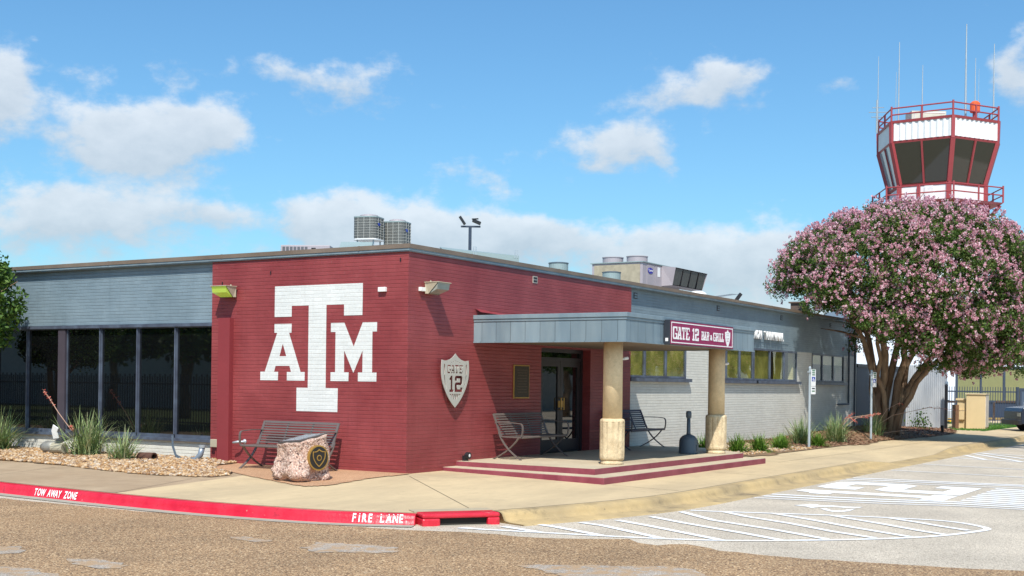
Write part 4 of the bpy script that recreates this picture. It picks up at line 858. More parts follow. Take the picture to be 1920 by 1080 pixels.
# ------------------------------------------------------------------ rooftop equipment
def condenser(label, cx_, cy_, zb, w, h, rz):
    t = thing('condenser_unit', label, 'air conditioner', (cx_, cy_, zb), rz, 'condenser units on the roof')
    q = w/2; rr = .14
    sq = []
    for sx, sy, a0 in ((1, -1, -90), (1, 1, 0), (-1, 1, 90), (-1, -1, 180)):
        for k in range(4): a = R(a0+k*30); sq.append((sx*(q-rr)+rr*math.cos(a), sy*(q-rr)+rr*math.sin(a)))
    MB().prism(sq, .03, h-.03).build('coil', FIN, t)
    big = [(x*1.02, y*1.02) for x, y in sq]; MB().prism(big, h-.03, h).build('lid', TEAL, t); MB().prism(big, 0, .03).build('base_pan', WHITE, t)
    b = MB()
    for z in np.linspace(.1, h-.1, 7): b.tube([(x*1.012, y*1.012, z) for x, y in sq]+[(sq[0][0]*1.012, sq[0][1]*1.012, z)], .004, 4)
    for x, y in ((0, -q), (q, 0), (-q, 0), (0, q), (q*.5, -q), (-q*.5, -q), (q, q*.5), (q, -q*.5), (-q, -q*.5), (-q, .5*q)): b.tube([(x*1.012, y*1.012, .03), (x*1.012, y*1.012, h-.03)], .005, 4)
    b.build('guard_grille', mat('guard_wire', (.5, .5, .46), .4) if 'guard_wire' not in bpy.data.materials else bpy.data.materials['guard_wire'], t)
    MB().lathe([(q*.74, h), (q*.70, h+.05), (q*.45, h+.07)], 0, 0, 28).build('fan_guard', PINKG, t)
    MB().lathe([(.05, 0), (.05, .01)], 0, 0, 20).map(lambda x, y, z: (x*1.4-.12, -q*1.02-z, y*.8+h*.66)).build('badge', BLUE, t)
    for sx in (-1, 1):
        for sy in (-1, 1): MB().tube([(sx*(q-.1), sy*(q-.1), 0), (sx*(q-.1), sy*(q-.1), 3.9-zb)], .02, 6).build('leg', POSTM, t)
condenser('nearer left condenser unit with a wire grille on the roof corner', 6.66, 6.15, 5.05, .62, .57, R(15))
condenser('condenser unit partly behind another one, right of the pair', 7.35, 5.80, 4.90, .58, .66, R(15))
pk = thing('packaged_unit', 'low grey louvred air unit on the roof behind the logo wall', 'air conditioner', (4.1, 6.0, 3.9), R(-60))
MB().box(-.52, 0, 0, .60, .7, .78).build('casing', PINKG, pk, bevel=.01)
for k in range(7): MB().box(-.48+k*.085, -.008, .50, -.42+k*.085, 0, .74).build('louvre', mat('louvre_dark', (.10, .10, .11), .5) if k == 0 else bpy.data.materials['louvre_dark'], pk)
MB().box(.18, -.008, .55, .28, 0, .72).build('access_panel', DARKF, pk)
hd = thing('duct_hood', 'pale teal sheet metal duct hood under the roof condensers', 'duct', (5.5, 5.2, 4.02), R(-58))
h = MB(); h.add([(-.75, 0, .6), (.0, 0, .6), (.12, 0, .5), (-.75, 0, .5), (-.75, .6, .9), (.0, .6, .9), (.12, .6, .5), (-.75, .6, .5)], [(0, 1, 5, 4), (0, 3, 2, 1), (1, 2, 6, 5), (4, 5, 6, 7), (0, 4, 7, 3), (3, 7, 6, 2)]); h.box(-.7, .05, 0, .08, .55, .5).build('hood', TEAL, hd)
tr = thing('duct_cover', 'long pale teal sloping duct cover right of the condensers', 'duct', (8.0, 3.8, 3.9), R(-48))
MB().add([(-.9, 0, .0), (1.0, 0, .0), (1.0, .5, .0), (-.9, .5, 0), (-.9, 0, .95), (1.0, 0, .84), (1.0, .5, .90), (-.9, .5, 1.05)], [(0, 3, 2, 1), (4, 5, 6, 7), (0, 1, 5, 4), (1, 2, 6, 5), (2, 3, 7, 6), (3, 0, 4, 7)]).build('cover', TEAL, tr)
for x, z in ((-.1, .93), (.93, .88)): MB().tube([(x-.03, .0, z-.1), (x-.03, 0, z+.1), (x+.03, 0, z+.1), (x+.03, 0, z-.1)], .012, 6).build('lifting_lug', POSTM, tr)
# big rooftop unit with intake hood
RT = thing('rooftop_unit', 'large grey rooftop air handler with two fan stacks and an angled intake hood', 'air conditioner', (14.5, 2.51, 3.9), R(0))
MB().box(0, 0, 0.05, 2.55, 1.62, 1.19).build('casing', PINKG, RT, bevel=.008)
MB().box(-.02, .08, .1, -.0, 1.54, 1.14).build('coil_panel', mat('coil_tan', (.36, .31, .22), .7, var=.2, vs=6), RT)
MB().box(-.04, -.03, 1.19, 2.6, 1.66, 1.215).build('top_cover', TEAL, RT)
for x, y in ((.42, .38), (.42, 1.16)): MB().lathe([(.30, 1.21), (.30, 1.38), (.315, 1.38), (.315, 1.40), (.25, 1.40)], x, y, 28).build('fan_stack', PINKG, RT)
for x in (.28, .82): MB().box(x, -.012, .1, x+.48, 0, 1.14).build('access_door', PINKG, RT)
lg = MB().lathe([(.17, 0), (.17, .01)], .48, 0, 28).map(lambda x, y, z: (x, -.014-z, y*.5+.98)).build('badge', mat('badge_blue', (.03, .03, .32), .4), RT)
text3d('badge_lettering', 'Carrier', .10, .003, lambda a, c, w: (.34+a, -.028+w, .955+c), WHITE, lg)
MB().box(.98, -.018, .85, 1.14, -.012, 1.12).build('notice_label', WHITE, RT)
hh = MB().add([(1.25, 0, 1.19), (3.55, 0, 1.19), (3.55, 0, .60), (1.25, 0, .60), (1.25, -.46, 1.13), (3.6, -.46, 1.13), (3.5, -.34, .62), (1.3, -.34, .62)], [(0, 1, 5, 4), (0, 4, 7, 3), (1, 2, 6, 5), (3, 7, 6, 2), (0, 3, 2, 1)]).build('intake_hood', PINKG, RT)
for k in range(4):
    x0 = 1.30+k*.57; MB().add([(x0+.0, -.44, 1.11), (x0+.50, -.44, 1.11), (x0+.48, -.335, .64), (x0+.02, -.335, .64)], [(3, 2, 1, 0)]).build('filter_panel', bpy.data.materials.get('filter_grey') or mat('filter_grey', (.10, .10, .09), .6, var=.15, stretch=(8, 8, 1)), hh)
MB().box(1.3, .1, -.0, 2.9, 1.2, .60).build('plenum', DKWALL, RT)
for lab, x, y, zt, r in (('pale green round exhaust fan nearer the maroon wall', 8.78, 2.0, 4.53, .235), ('pale green round exhaust fan in front of the large rooftop unit', 11.2, 1.8, 4.50, .235)):
    e = thing('exhaust_fan', lab, 'roof fan', (x, y, 3.9), 0, 'round exhaust fans on the roof'); MB().lathe([(r*.9, 0), (r*.9, .2), (r, .25), (r, zt-3.9)], 0, 0, 28).build('housing', TEAL, e); MB().lathe([(r+.012, zt-3.92), (r+.012, zt-3.9), (r*.8, zt-3.89)], 0, 0, 28).build('rim', GRAPH, e)
tag(MB().lathe([(.26, 3.9), (.26, 4.17), (.2, 4.22), (.1, 4.25)], 14.9, 1.0, 24).build('roof_vent', WHITE, smooth=True), 'low white domed vent at the roof edge below the large unit', 'roof vent')
sk = thing('roof_hatch', 'small glazed roof hatch propped open beyond the large rooftop unit', 'roof hatch', (20.2, 2.2, 3.9), R(-45)); MB().box(-.5, 0, 0, .5, .7, .30).build('curb', POSTM, sk); MB().add([(-.62, -.05, .50), (.35, -.05, .66), (.35, .6, .72), (-.62, .6, .56)], [(0, 1, 2, 3), (3, 2, 1, 0)]).build('lid', GLASSD, sk); MB().bar((.12, -.06, .3), (.40, -.06, .68), .08, .10).build('prop', DARKF, sk)
tag(MB().box(25.0, 1.3, 3.9, 25.5, 1.8, 4.55).box(24.94, 1.24, 4.55, 25.56, 1.86, 4.60).build('chimney_box', mat('chimney_brown', (.13, .09, .07), .7)), 'small brown square vent box at the far end of the roof', 'roof vent')
LP = thing('light_pole', 'dark light pole with two angled floodlights rising behind the roof', 'light pole', (32.55, 20.45, -.2), R(-58))
MB().tube([(0, 0, 0), (0, 0, 9.3)], [.10, .075], 10).build('pole', IRON, LP)
MB().bar((-.45, 0, 9.35), (.5, 0, 9.35), .08, .08).build('crossarm', IRON, LP)
MB().bar((-.50, 0, 9.82), (-.26, 0, 9.46), .36, .12, up=(1, 0, 0)).build('lamp_head', BLACK, LP)
MB().bar((.12, 0, 9.66), (.50, 0, 9.50), .36, .14, up=(0, 0, 1)).bar((.08, -.1, 9.70), (.40, -.1, 9.72), .2, .04).build('lamp_head', BLACK, LP)

# ------------------------------------------------------------------ control tower
TW = thing('control_tower', 'hexagonal white and red airport control tower with slanted dark glass', 'control tower', (59.79, 4.87, .07)); TW.scale = (1, 1, .953)
T0 = math.atan2(Rt.y, Rt.x)
def corner(r, k):
    # lateral = r sin th along Rt, depth = -r cos th (towards the camera)
    th = R(-4.5+60*k); p = Rt*(r*math.sin(th))-Fw*(r*math.cos(th)); return (p.x, p.y)
def ring(r, k0=0, k1=6): return [corner(r, k) for k in range(k0, k1)]
RR = 3.56
def hexprism(b, r0, z0, r1, z1):
    a = ring(r0); c = ring(r1); return b.add([(x, y, z0) for x, y in a]+[(x, y, z1) for x, y in c], [tuple(range(6)), tuple(range(11, 5, -1))]+[(i, i+6, (i+1) % 6+6, (i+1) % 6) for i in range(6)])
hexprism(MB(), 2.95, 0, 2.95, 12.3).build('shaft', TOWW, TW)
hexprism(MB(), 3.1, 12.3, 3.15, 12.95).build('collar', TOWR, TW)
hexprism(MB(), 2.97, 10.9, 2.97, 11.0).build('shaft_band', TOWR, TW)
hexprism(MB(), RR*.80, 12.95, RR*.80, 14.12).build('base_panel', TOWW, TW)
hexprism(MB(), RR*.81, 14.12, RR*.83, 14.27).build('sill_band', TOWR, TW)
z0, z1 = 14.27, 16.78; ra, rb_ = RR*.80, RR*.985
for k in range(6):
    (ax, ay), (bx_, by_) = corner(ra, k), corner(ra, k+1); (cx_, cy_), (dx_, dy_) = corner(rb_, k), corner(rb_, k+1)
    for i in range(2):
        f0, f1 = i/2, (i+1)/2; le = lambda a, c, f: a+(c-a)*f
        MB().add([(le(ax, bx_, f0), le(ay, by_, f0), z0), (le(ax, bx_, f1), le(ay, by_, f1), z0), (le(cx_, dx_, f1), le(cy_, dy_, f1), z1), (le(cx_, dx_, f0), le(cy_, dy_, f0), z1)], [(0, 1, 2, 3)]).build('window_pane', GLTB if k == 4 else GLT, TW)
    MB().bar(((ax+bx_)/2*1.01, (ay+by_)/2*1.01, z0), ((cx_+dx_)/2*1.01, (cy_+dy_)/2*1.01, z1), .10, .10).build('mullion', TOWR, TW)
    MB().bar((ax*1.01, ay*1.01, 12.95), (ax*1.01, ay*1.01, z0), .26, .2).bar((ax*1.01, ay*1.01, z0), (cx_*1.01, cy_*1.01, z1), .26, .2).bar((cx_*1.005, cy_*1.005, z1), (cx_*1.015, cy_*1.015, 18.15), .2, .2).build('corner_post', TOWR, TW)
hexprism(MB(), RR*.6, 14.3, RR*.7, 16.7).build('cab_interior', ROOM, TW)
hexprism(MB(), RR*.985, 16.78, RR, 16.93).build('head_band', TOWR, TW)
pp = MB(); pr = []
for k in range(6):
    (ax, ay), (bx_, by_) = corner(RR*.99, k), corner(RR*.99, k+1); nseg = 40
    for i in range(nseg):
        f = i/nseg; o = 1.0 if (i % 4) in (0, 1) else 1.018; pr.append(((ax+(bx_-ax)*f)*o, (ay+(by_-ay)*f)*o))
MB().prism(pr, 16.93, 18.02).build('parapet_siding', TOWW, TW)
hexprism(MB(), RR*1.015, 18.02, RR*1.025, 18.17).build('parapet_cap', TOWR, TW)
def railing(r, zb, zs_, posts, rp, name='guard_rail'):
    for k in range(6):
        (ax, ay), (bx_, by_) = corner(r, k), corner(r, k+1); b = MB()
        for z in zs_: b.tube([(ax, ay, z), (bx_, by_, z)], rp, 6)
        for i in range(posts): f = i/posts; b.tube([(ax+(bx_-ax)*f, ay+(by_-ay)*f, zb), (ax+(bx_-ax)*f, ay+(by_-ay)*f, max(zs_)+(.12 if i == 0 else 0))], rp*1.3, 6)
        b.build(name, TOWR, TW)
railing(RR*1.0, 18.15, (18.55, 18.95), 2, .045)
# walkway round the cab, one side wider
rw = 3.9
hexprism(MB(), rw-.15, 12.98, rw, 13.10).build('walkway', TOWR, TW)
railing(rw-.03, 13.1, (13.55, 14.02), 2, .04)
for k in range(6):
    ax, ay = corner(rw-.2, k); cx_, cy_ = corner(3.2, k); MB().bar((ax, ay, 12.95), (cx_, cy_, 12.3), .15, .2).build('walkway_bracket', TOWR, TW)
(ax, ay), (bx_, by_) = corner(RR*.80, 0), corner(RR*.80, -1)
MB().bar((ax+(bx_-ax)*.40, ay+(by_-ay)*.40, 13.0), (ax+(bx_-ax)*.40, ay+(by_-ay)*.40, 14.1), .5, .14).build('cab_door', mat('door_white', (.72, .72, .72), .5), TW)
MB().bar((ax+(bx_-ax)*.62, ay+(by_-ay)*.62, 12.95), (ax+(bx_-ax)*.62, ay+(by_-ay)*.62, 14.15), .1, .25).build('panel_post', TOWR, TW)
def lat(px, D=75.): # point on the roof plane at image column px
    return (Rt*((px-1757)/2329.2*D))
for px, top, dd, r, lab in ((1655, 21.9, 1.0, .025, 'thin'), (1680, 22.4, -.5, .035, ''), (1689, 20.9, 1, .018, 'x'), (1732, 21.2, .3, .03, 'x'), (1781, 22.95, -2.6, .05, ''), (1828, 21.6, 0, .028, ''), (1846, 21.2, 1, .015, ''), (1858, 22.4, -.4, .04, '')):
    p = lat(px)+Fw*dd; q = p*min(1, 3.70/max(p.length, .1)); MB().tube([(q.x, q.y, 18.1), (q.x, q.y, top*.6+18.1*.4+.4), (q.x+.04, q.y, top+1.0)], [r*1.3, r, r*.6], 6).build('antenna', POSTM, TW)
p = lat(1650)+Fw*.6; b = MB()
q = p*min(1, 3.74/p.length); b.tube([(q.x, q.y, 17.9), (q.x, q.y, 20.0)], .06, 6)
for z, l in ((18.9, .35), (19.2, .5), (19.5, .3)): b.tube([(q.x-Rt.x*l, q.y-Rt.y*l, z), (q.x+Rt.x*l*1.4, q.y+Rt.y*l*1.4, z+.03)], .025, 5)
b.build('aerial_mast', POSTM, TW)
p = lat(1828); bc = MB().tube([(p.x, p.y, 18.1), (p.x, p.y, 19.2)], .14, 8).build('beacon_post', TOWR, TW)
MB().lathe([(.28, 19.15), (.30, 19.2), (.30, 19.72), (.16, 19.85)], p.x, p.y, 12).build('beacon', ORANGE, bc)
MB().lathe([(.9, 18.45), (.6, 18.3), (.2, 18.2)], p.x, p.y, 12).build('beacon_platform', TOWR, bc)
p = lat(1748)+Fw*1.2; MB().box(-1.05, -.6, 18.15, 1.05, .6, 19.35).map(lambda x, y, z: (p.x+Rt.x*x+Fw.x*y, p.y+Rt.y*x+Fw.y*y, z)).build('roof_cabinet', mat('cabinet_cream', (.55, .56, .46), .5), TW)
p = lat(1700)+Fw*(-1.5); b = MB(); b.tube([(p.x, p.y, 18.1), (p.x, p.y, 18.75), (p.x+Rt.x*1.8, p.y+Rt.y*1.8, 18.75)], .04, 6); b.build('roof_pipe', WHITE, TW)

# ------------------------------------------------------------------ hangar, yard wall, fence, cabinet on the right
def RF(D, px): # ground point at depth D, image column px
    p = CAM+Fw*D+Rt*((px-960)/2329.2*D); return Vector((p.x, p.y, 0))
p0 = RF(72, 1600); HG = thing('hangar', 'white metal sided hangar with olive shaded windows behind the iron fence', 'hangar', (p0.x, p0.y, 0), math.atan2(Rt.y, Rt.x))
Wd = 16
hb_ = MB(); pr = []
for i in range(0, 200): f = i/200*Wd; pr.append((f, 0 if i % 8 < 6 else -.03))
pr += [(Wd, 0), (Wd, 7), (0, 7)]
MB().prism(pr, 1.5+.0, 6.3).prism([(0, 0), (5.9, 0), (5.9, 7), (0, 7)], -.5, 1.5).build('wall_siding', HANG, HG)
MB().box(0, -.01, -.5, 5.85, 7.01, .35).build('wall_base', mat('base_grey', (.45, .45, .45), .7), HG)
MB().box(5.9, .05, -.5, Wd, 6.9, .0).build('wall_plinth', TANB, HG)
MB().box(5.9, -.02, .0, Wd, .05, .85).build('lower_panel', mat('panel_navy', (.03, .045, .08), .4), HG)
sx = lambda px: (px-1600)/2329.2*72
for a, c in ((1795, 1836), (1840, 1879), (1884, 1925), (1929, 1970)):
    w = MB().box(sx(a)-.12, -.08, .85, sx(a), .06, 2.95).box(sx(c), -.08, .85, sx(c)+.02, .06, 2.95).box(sx(a), -.08, 2.78, sx(c), .06, 2.95).box(sx(a), -.08, .85, sx(c), .06, .97).build('window', IRON, HG)
    MB().box(sx(a), -.065, .97, sx(c), -.045, 2.78).build('pane', OLIVE, w)
for a in (1672, 1700, 1728): MB().box(sx(a), -.04, -.3, sx(a)+.06, 0, 6.2).build('trim', HANG, HG)
MB().box(0, -.12, 6.3, Wd, .05, 6.5).build('eave_trim', BLUE if False else IRON, HG)
# yellow wheel stops along the hangar
p0 = RF(66, 1762); tag(MB().box(0, 0, -.3, 4.6, .2, .17).map(lambda x, y, z: (p0.x+Rt.x*x+Fw.x*y, p0.y+Rt.y*x+Fw.y*y, z-.12)).build('yellow_barrier', YEL), 'low yellow painted barrier wall behind the iron fence', 'barrier')
for i, (a, c, h) in enumerate(((1772, 1812, .95), (1864, 1925, .98))):
    p0 = RF(64, a); w = (c-a)/2329.2*64; b = MB().tube([(0, 0, -.2), (0, 0, h-.1), (.1, 0, h), (w-.1, 0, h), (w, 0, h-.1), (w, 0, -.2)], .06, 8).map(lambda x, y, z: (p0.x+Rt.x*x, p0.y+Rt.y*x, z)); tag(b.build('pipe_guard', mat('pipe_brown%d' % i, (.16, .11, .09), .5), smooth=True), 'brown pipe guard rail seen through the fence %s the beige utility cabinet' % ('left of' if i == 0 else 'right of'), 'guard rail', 'pipe guards behind the fence')
YW = thing('yard_wall', 'dark grey low wall running on from the terminal behind the flowering tree', 'wall', (27.4, .12, 0))
MB().box(0, 0, -.4, 7.0, .2, 2.35).build('panel', DKWALL, YW); MB().box(-.03, -.04, 2.35, 7.0, .24, 2.47).build('cap', BLACK, YW)
GP = thing('galvanised_panel', 'shiny ribbed galvanised metal screen beside the dark fence post', 'screen', (34.3, 0, 0))
pr = [(0, .12-i*.02 if i else .12) for i in range(0)]
b = MB(); vs = []; nn_ = 120
for i in range(nn_+1):
    y = .1-1.62*i/nn_; x = -.02 if (i % 6) < 3 else .0; vs += [(x, y, -.3), (x, y, 2.55)]
b.add(vs, [(2*i, 2*i+1, 2*i+3, 2*i+2) for i in range(nn_)]); b.box(.012, -1.52, -.3, .03, .1, 2.55); b.build('sheet', GALV, GP)
MB().box(-.05, -1.56, -.3, .02, -1.46, 1.9).build('edge_post', mat('edge_blue', (.20, .26, .33), .4), GP)
FP = thing('fence_post', 'heavy black iron gate post at the end of the galvanised screen', 'post', (33.9, -1.58, 0)); MB().box(-.05, -.05, -.2, .05, .05, 1.72).build('shaft', BLACK, FP); MB().lathe([(.075, 1.72), (.06, 1.76), (.0, 1.82)], 0, 0, 4).build('cap', BLACK, FP)
MB().box(-.02, -.14, 1.1, .02, -.05, 1.16).build('latch', BLACK, FP); MB().box(-.02, -.14, .25, .02, -.05, .31).build('hinge', BLACK, FP)
p0 = RF(57, 1763); FN = thing('iron_fence', 'slate iron picket fence in front of the white hangar', 'fence', (p0.x, p0.y, -.12), math.atan2(Rt.y, Rt.x))
WF = (1906-1763)/2329.2*57
for z in (.33, 1.62): MB().box(0, -.02, z-.03, WF, .02, z+.03).build('rail', IRON, FN)
for i in range(30): x = .06+i*.1175; MB().box(x-.012, -.03, .08, x+.012, -.01, 1.84).build('picket', IRON, FN)
MB().box(WF, -.05, -.2, WF+.10, .05, 1.85).build('post', IRON, FN)
GT = thing('yard_gate', 'blue grey framed gate leaf at the right end of the iron fence', 'gate', (p0.x+Rt.x*(WF+.14), p0.y+Rt.y*(WF+.14), -.1), math.atan2(Rt.y, Rt.x))
MB().box(0, -.03, .1, 1.6, .03, .2).box(0, -.03, 1.66, 1.6, .03, 1.78).box(0, -.03, .2, .09, .03, 1.66).build('frame', IRON, GT); MB().box(.09, -.01, .2, 1.6, .01, 1.66).build('infill', mat('mesh_blue', (.07, .10, .15), .5), GT); MB().box(.2, -.04, .9, .5, -.03, 1.15).build('notice', WHITE, GT)
p0 = RF(52, 1797); UC = thing('utility_cabinet', 'large beige utility cabinet on the grass in front of the iron fence', 'cabinet', (p0.x, p0.y, -.08), math.atan2(Rt.y, Rt.x)+R(-28))
MB().box(.38, -.45, .0, 1.13, .55, 1.47).build('main_box', TANB, UC, bevel=.01)
MB().box(.34, -.5, 1.47, 1.17, .6, 1.51).build('lid', mat('lid_beige', (.66, .53, .33), .5), UC)
MB().box(0, -.25, .0, .38, .45, 1.25).build('side_box', TANB, UC, bevel=.01)
MB().box(.05, -.36, .42, .30, -.25, .82).build('meter_box', TANB, UC); MB().box(-.05, -.32, 1.22, .38, .47, 1.30).build('side_lid', TANB, UC)
MB().box(1.13, -.42, .12, 1.15, .02, 1.44).build('door', mat('door_grey', (.60, .52, .42), .5), UC); MB().box(1.13, .05, .12, 1.15, .5, 1.44).build('door', bpy.data.materials['door_grey'], UC)
MB().box(.36, -.47, -.06, 1.16, .57, .0).build('plinth', mat('pad', (.5, .45, .36), .8), UC)
p0 = RF(51.5, 1797); tag(MB().box(-.14, -.1, -.1, -.0, .3, .95).map(lambda x, y, z: (p0.x+Rt.x*x+Fw.x*y, p0.y+Rt.y*x+Fw.y*y, z)).build('meter_post', mat('rust_brown', (.16, .08, .04), .8)), 'narrow rusty brown box at the left side of the beige cabinet', 'meter box')
p0 = RF(46, 1768); tag(MB().box(-.04, -.04, -.1, .04, .04, .12).box(-.06, -.05, .12, .06, .05, .30).map(lambda x, y, z: (p0.x+x, p0.y+y, z-.05)).build('garden_light', BLACK), 'small dark garden light on the grass by the gate post', 'garden light')
# edge of a dark vehicle at the right border
p0 = RF(50, 1916); VH = thing('parked_truck', 'dark navy vehicle just entering the photo at the right edge', 'truck', (p0.x, p0.y, -.13), math.atan2(Rt.y, Rt.x))
pf = [(0, .35), (0, .85), (.08, 1.0), (1.1, 1.1), (1.6, 1.65), (2.9, 1.68), (3.1, 1.1), (5.0, 1.08), (5.05, .4)]
b = MB(); vs = [(x, y, z) for y in (0, 1.8) for x, z in pf]; k = len(pf); b.add(vs, [tuple(range(k)), tuple(range(2*k-1, k-1, -1))]+[(i, k+i, k+(i+1) % k, (i+1) % k) for i in range(k)]); b.build('body', NAVY, VH, bevel=.03)
for x in (.85, 4.1):
    for y in (.05, 1.6): MB().lathe([(.36, -.11), (.38, -.06), (.38, .06), (.36, .11)], 0, 0, 24).map(lambda a, c, e: (a+x, e+y+.05, c+.38)).build('wheel', TYRE, VH)
MB().box(-.12, .0, .32, .02, 1.8, .52).build('bumper', BLACK, VH, bevel=.02); MB().box(-.02, .1, .66, .0, .4, .80).build('headlight', LENS, VH)

# ------------------------------------------------------------------ beds, gravel, mulch, grass
def hedge(): pass
rock_edge = [(-1.99, 20), (-1.99, 8.4), (-2.0, 7.3), (-2.12, 6.1), (-2.40, 4.8), (-2.54, 3.7), (-2.44, 2.94), (-2.30, 2.35), (-1.85, 2.38), (-1.40, 2.75), (-1.12, 3.45), (-.62, 3.9), (0.05, 4.0), (.05, 20)]
def mound(x, y):
    d = min(1, max(0, (2.2+x)/.8)); return gz(x, y)+.01+.05*d*(1 if y > 4.6 else max(0, (y-3.4)/1.2))
b = MB(); jr = jag(rock_edge, .05, .25, 9); r_ = rng
def inside(x, y, P):
    c = False; j = len(P)-1
    for i in range(len(P)):
        if (P[i][1] > y) != (P[j][1] > y) and x < (P[j][0]-P[i][0])*(y-P[i][1])/(P[j][1]-P[i][1])+P[i][0]: c = not c
        j = i
    return c
def fill(poly, zf, step, m, name, kind='structure'):
    xs_ = [p[0] for p in poly]; ys_ = [p[1] for p in poly]; b = MB(); nx = int((max(xs_)-min(xs_))/step)+1; ny = int((max(ys_)-min(ys_))/step)+1; vid = {}; vs = []; fs = []
    for i in range(nx):
        for j in range(ny):
            x = min(xs_)+i*step; y = min(ys_)+j*step
            if inside(x+step/2, y+step/2, poly):
                q = []
                for a, c in ((i, j), (i+1, j), (i+1, j+1), (i, j+1)):
                    if (a, c) not in vid: X = min(xs_)+a*step; Y = min(ys_)+c*step; vid[(a, c)] = len(vs); vs.append((X, Y, zf(X, Y)))
                    q.append(vid[(a, c)])
                fs.append(tuple(q))
    return struct(b.add(vs, fs).build(name, m, smooth=True), kind)
fill(rock_edge, mound, .12, EARTH, 'planting_bed')
ico = bpy.data.meshes.new('tmp'); import bmesh
def icov(sub):
    bmq = bmesh.new(); bmesh.ops.create_icosphere(bmq, subdivisions=sub, radius=1); V = np.array([v.co[:] for v in bmq.verts]); Fq = np.array([[v.index for v in f.verts] for f in bmq.faces]); bmq.free(); return V, Fq
IV, IF = icov(1)
def scatter(name, m, poly, zf, count, s0, s1, flat, kind_label, cat, smooth_=True, ymax=None):
    xs_ = [p[0] for p in poly]; ys_ = [p[1] for p in poly]; y1 = min(max(ys_), ymax or 1e9); pts = []
    while len(pts) < count:
        x = rng.uniform(min(xs_), max(xs_)); y = rng.uniform(min(ys_), y1)
        if inside(x, y, poly): pts.append((x, y, zf(x, y)))
    P = np.array(pts); n_ = len(P); sc = rng.uniform(s0, s1, (n_, 1, 1))*np.stack([rng.uniform(.8, 1.3, n_), rng.uniform(.7, 1.1, n_), rng.uniform(.5, 1, n_)*flat], 1)[:, None, :]
    V = IV[None]*sc*(1+rng.normal(0, .10, (n_, len(IV), 1))); a = rng.uniform(0, 6.28, n_); ca, sa = np.cos(a)[:, None], np.sin(a)[:, None]
    t1 = rng.normal(0, .35, n_)[:, None]; V2 = V.copy(); V2[:, :, 2] = V[:, :, 2]+t1*V[:, :, 0]
    X = V2[:, :, 0]*ca-V2[:, :, 1]*sa; Y = V2[:, :, 0]*sa+V2[:, :, 1]*ca
    V3 = np.stack([X, Y, V2[:, :, 2]], 2)+P[:, None, :]+np.array([0, 0, s0*.3])
    F3 = (IF[None]+(np.arange(n_)*len(IV))[:, None, None]).reshape(-1, 3)
    me = fastmesh(name, V3.reshape(-1, 3), F3); o = link(name, me, m, smooth=smooth_); o['kind'] = 'stuff'; tag(o, kind_label, cat); return o
scatter('river_rocks', ROCKS, rock_edge, mound, 12500, .018, .046, .8, 'tan and orange river rocks covering the bed under the left windows', 'gravel', True, 12.5)
gravel = [(.05, 4.0), (-.62, 3.9), (-1.12, 3.45), (-1.40, 2.75), (-1.55, 2.5), (-1.9, 1.75), (-2.28, .9), (-2.52, .35), (-2.62, -.02), (-2.35, -.2), (-1.75, -.14), (-.98, .0), (-.43, -.06), (-.06, -.1), (.05, 0)]
fill(gravel, lambda x, y: gz(x, y)+.012, .06, DG, 'gravel_bed')
tag(MB().tube([(.0, 4.02, .0), (-.6, 3.92, .0), (-1.0, 3.75, .0)], .012, 6).tube([(-1.35, 3.1, -.01), (-1.6, 2.55, -.01), (-1.9, 2.42, -.02), (-2.3, 2.75, -.03)], .012, 6).build('edging_strip', BLACK), 'thin black metal edging between the rocks and the fine gravel', 'edging')
mulch = [(9.6, -.1), (9.6, -1.6), (9.7, -2.25), (11, -2.52), (12.4, -2.5), (14, -2.38), (15.2, -2.42), (17.6, -2.38), (18.6, -2.72), (21, -2.45), (24, -2.55), (27, -2.75), (30, -2.7), (32.5, -2.3), (34.2, -1.7), (34.2, .1), (27.4, .1), (27.3, .1), (9.6, .1)]
def mz(x, y):
    h = 0
    if x > 19: h = .30*math.exp(-((x-24.3)/4.0)**2-((y+1.2)/1.3)**2)
    e = min(1, max(0, (y+2.5)/.5)); return gz(x, y)+.012+.03*e+h*e
fill(mulch, mz, .16, EARTH, 'mulch_bed')
def chips(name, poly, zf, count, s, m, label, cat, xmin=None):
    xs_ = [p[0] for p in poly]; ys_ = [p[1] for p in poly]; pts = []
    while len(pts) < count:
        x = rng.uniform(xmin or min(xs_), max(xs_)); y = rng.uniform(min(ys_), max(ys_))
        if inside(x, y, poly): pts.append((x, y, zf(x, y)+rng.uniform(.0, .03)))
    P = np.array(pts); up = np.tile([0, 0, 1.], (len(P), 1)); V, Fq = leaves(P, s, up, .65, .4); o = link(name, fastmesh(name, V, Fq), m); o['kind'] = 'stuff'; return tag(o, label, cat)
chips('mulch_chips', mulch, mz, 9000, .045, CHIP, 'reddish brown bark mulch around the flowering tree', 'mulch', 15)
scatter('bed_rocks', ROCKS, [(9.7, -.6), (9.75, -2.2), (14.8, -2.35), (14.8, -.6)], mz, 1500, .025, .05, .7, 'tan river rocks and dead leaves among the low grass clumps by the steps', 'gravel')
lawn = [(33.9, -1.7), (34.4, -2.95), (36.3, -2.95), (42.6, -2.9), (46.5, -2.5), (46, 4), (34.5, 4)]
fill(lawn, lambda x, y: -.055, .4, mat('lawn_soil', (.04, .12, .015), .95, var=.1), 'lawn_ground')
P = []
while len(P) < 16000:
    x = rng.uniform(33.9, 46.5); y = rng.uniform(-2.95, 3)
    if inside(x, y, lawn): P.append((x, y, -.03))
P = np.array(P); V, Fq = leaves(P, .05, np.stack([rng.normal(0, .6, len(P)), rng.normal(0, .6, len(P))-.5, np.full(len(P), .3)], 1), .7, .25); o = link('lawn', fastmesh('lawn', V, Fq), GRASS); o['kind'] = 'stuff'; tag(o, 'small strip of bright green grass by the beige utility cabinet', 'grass')

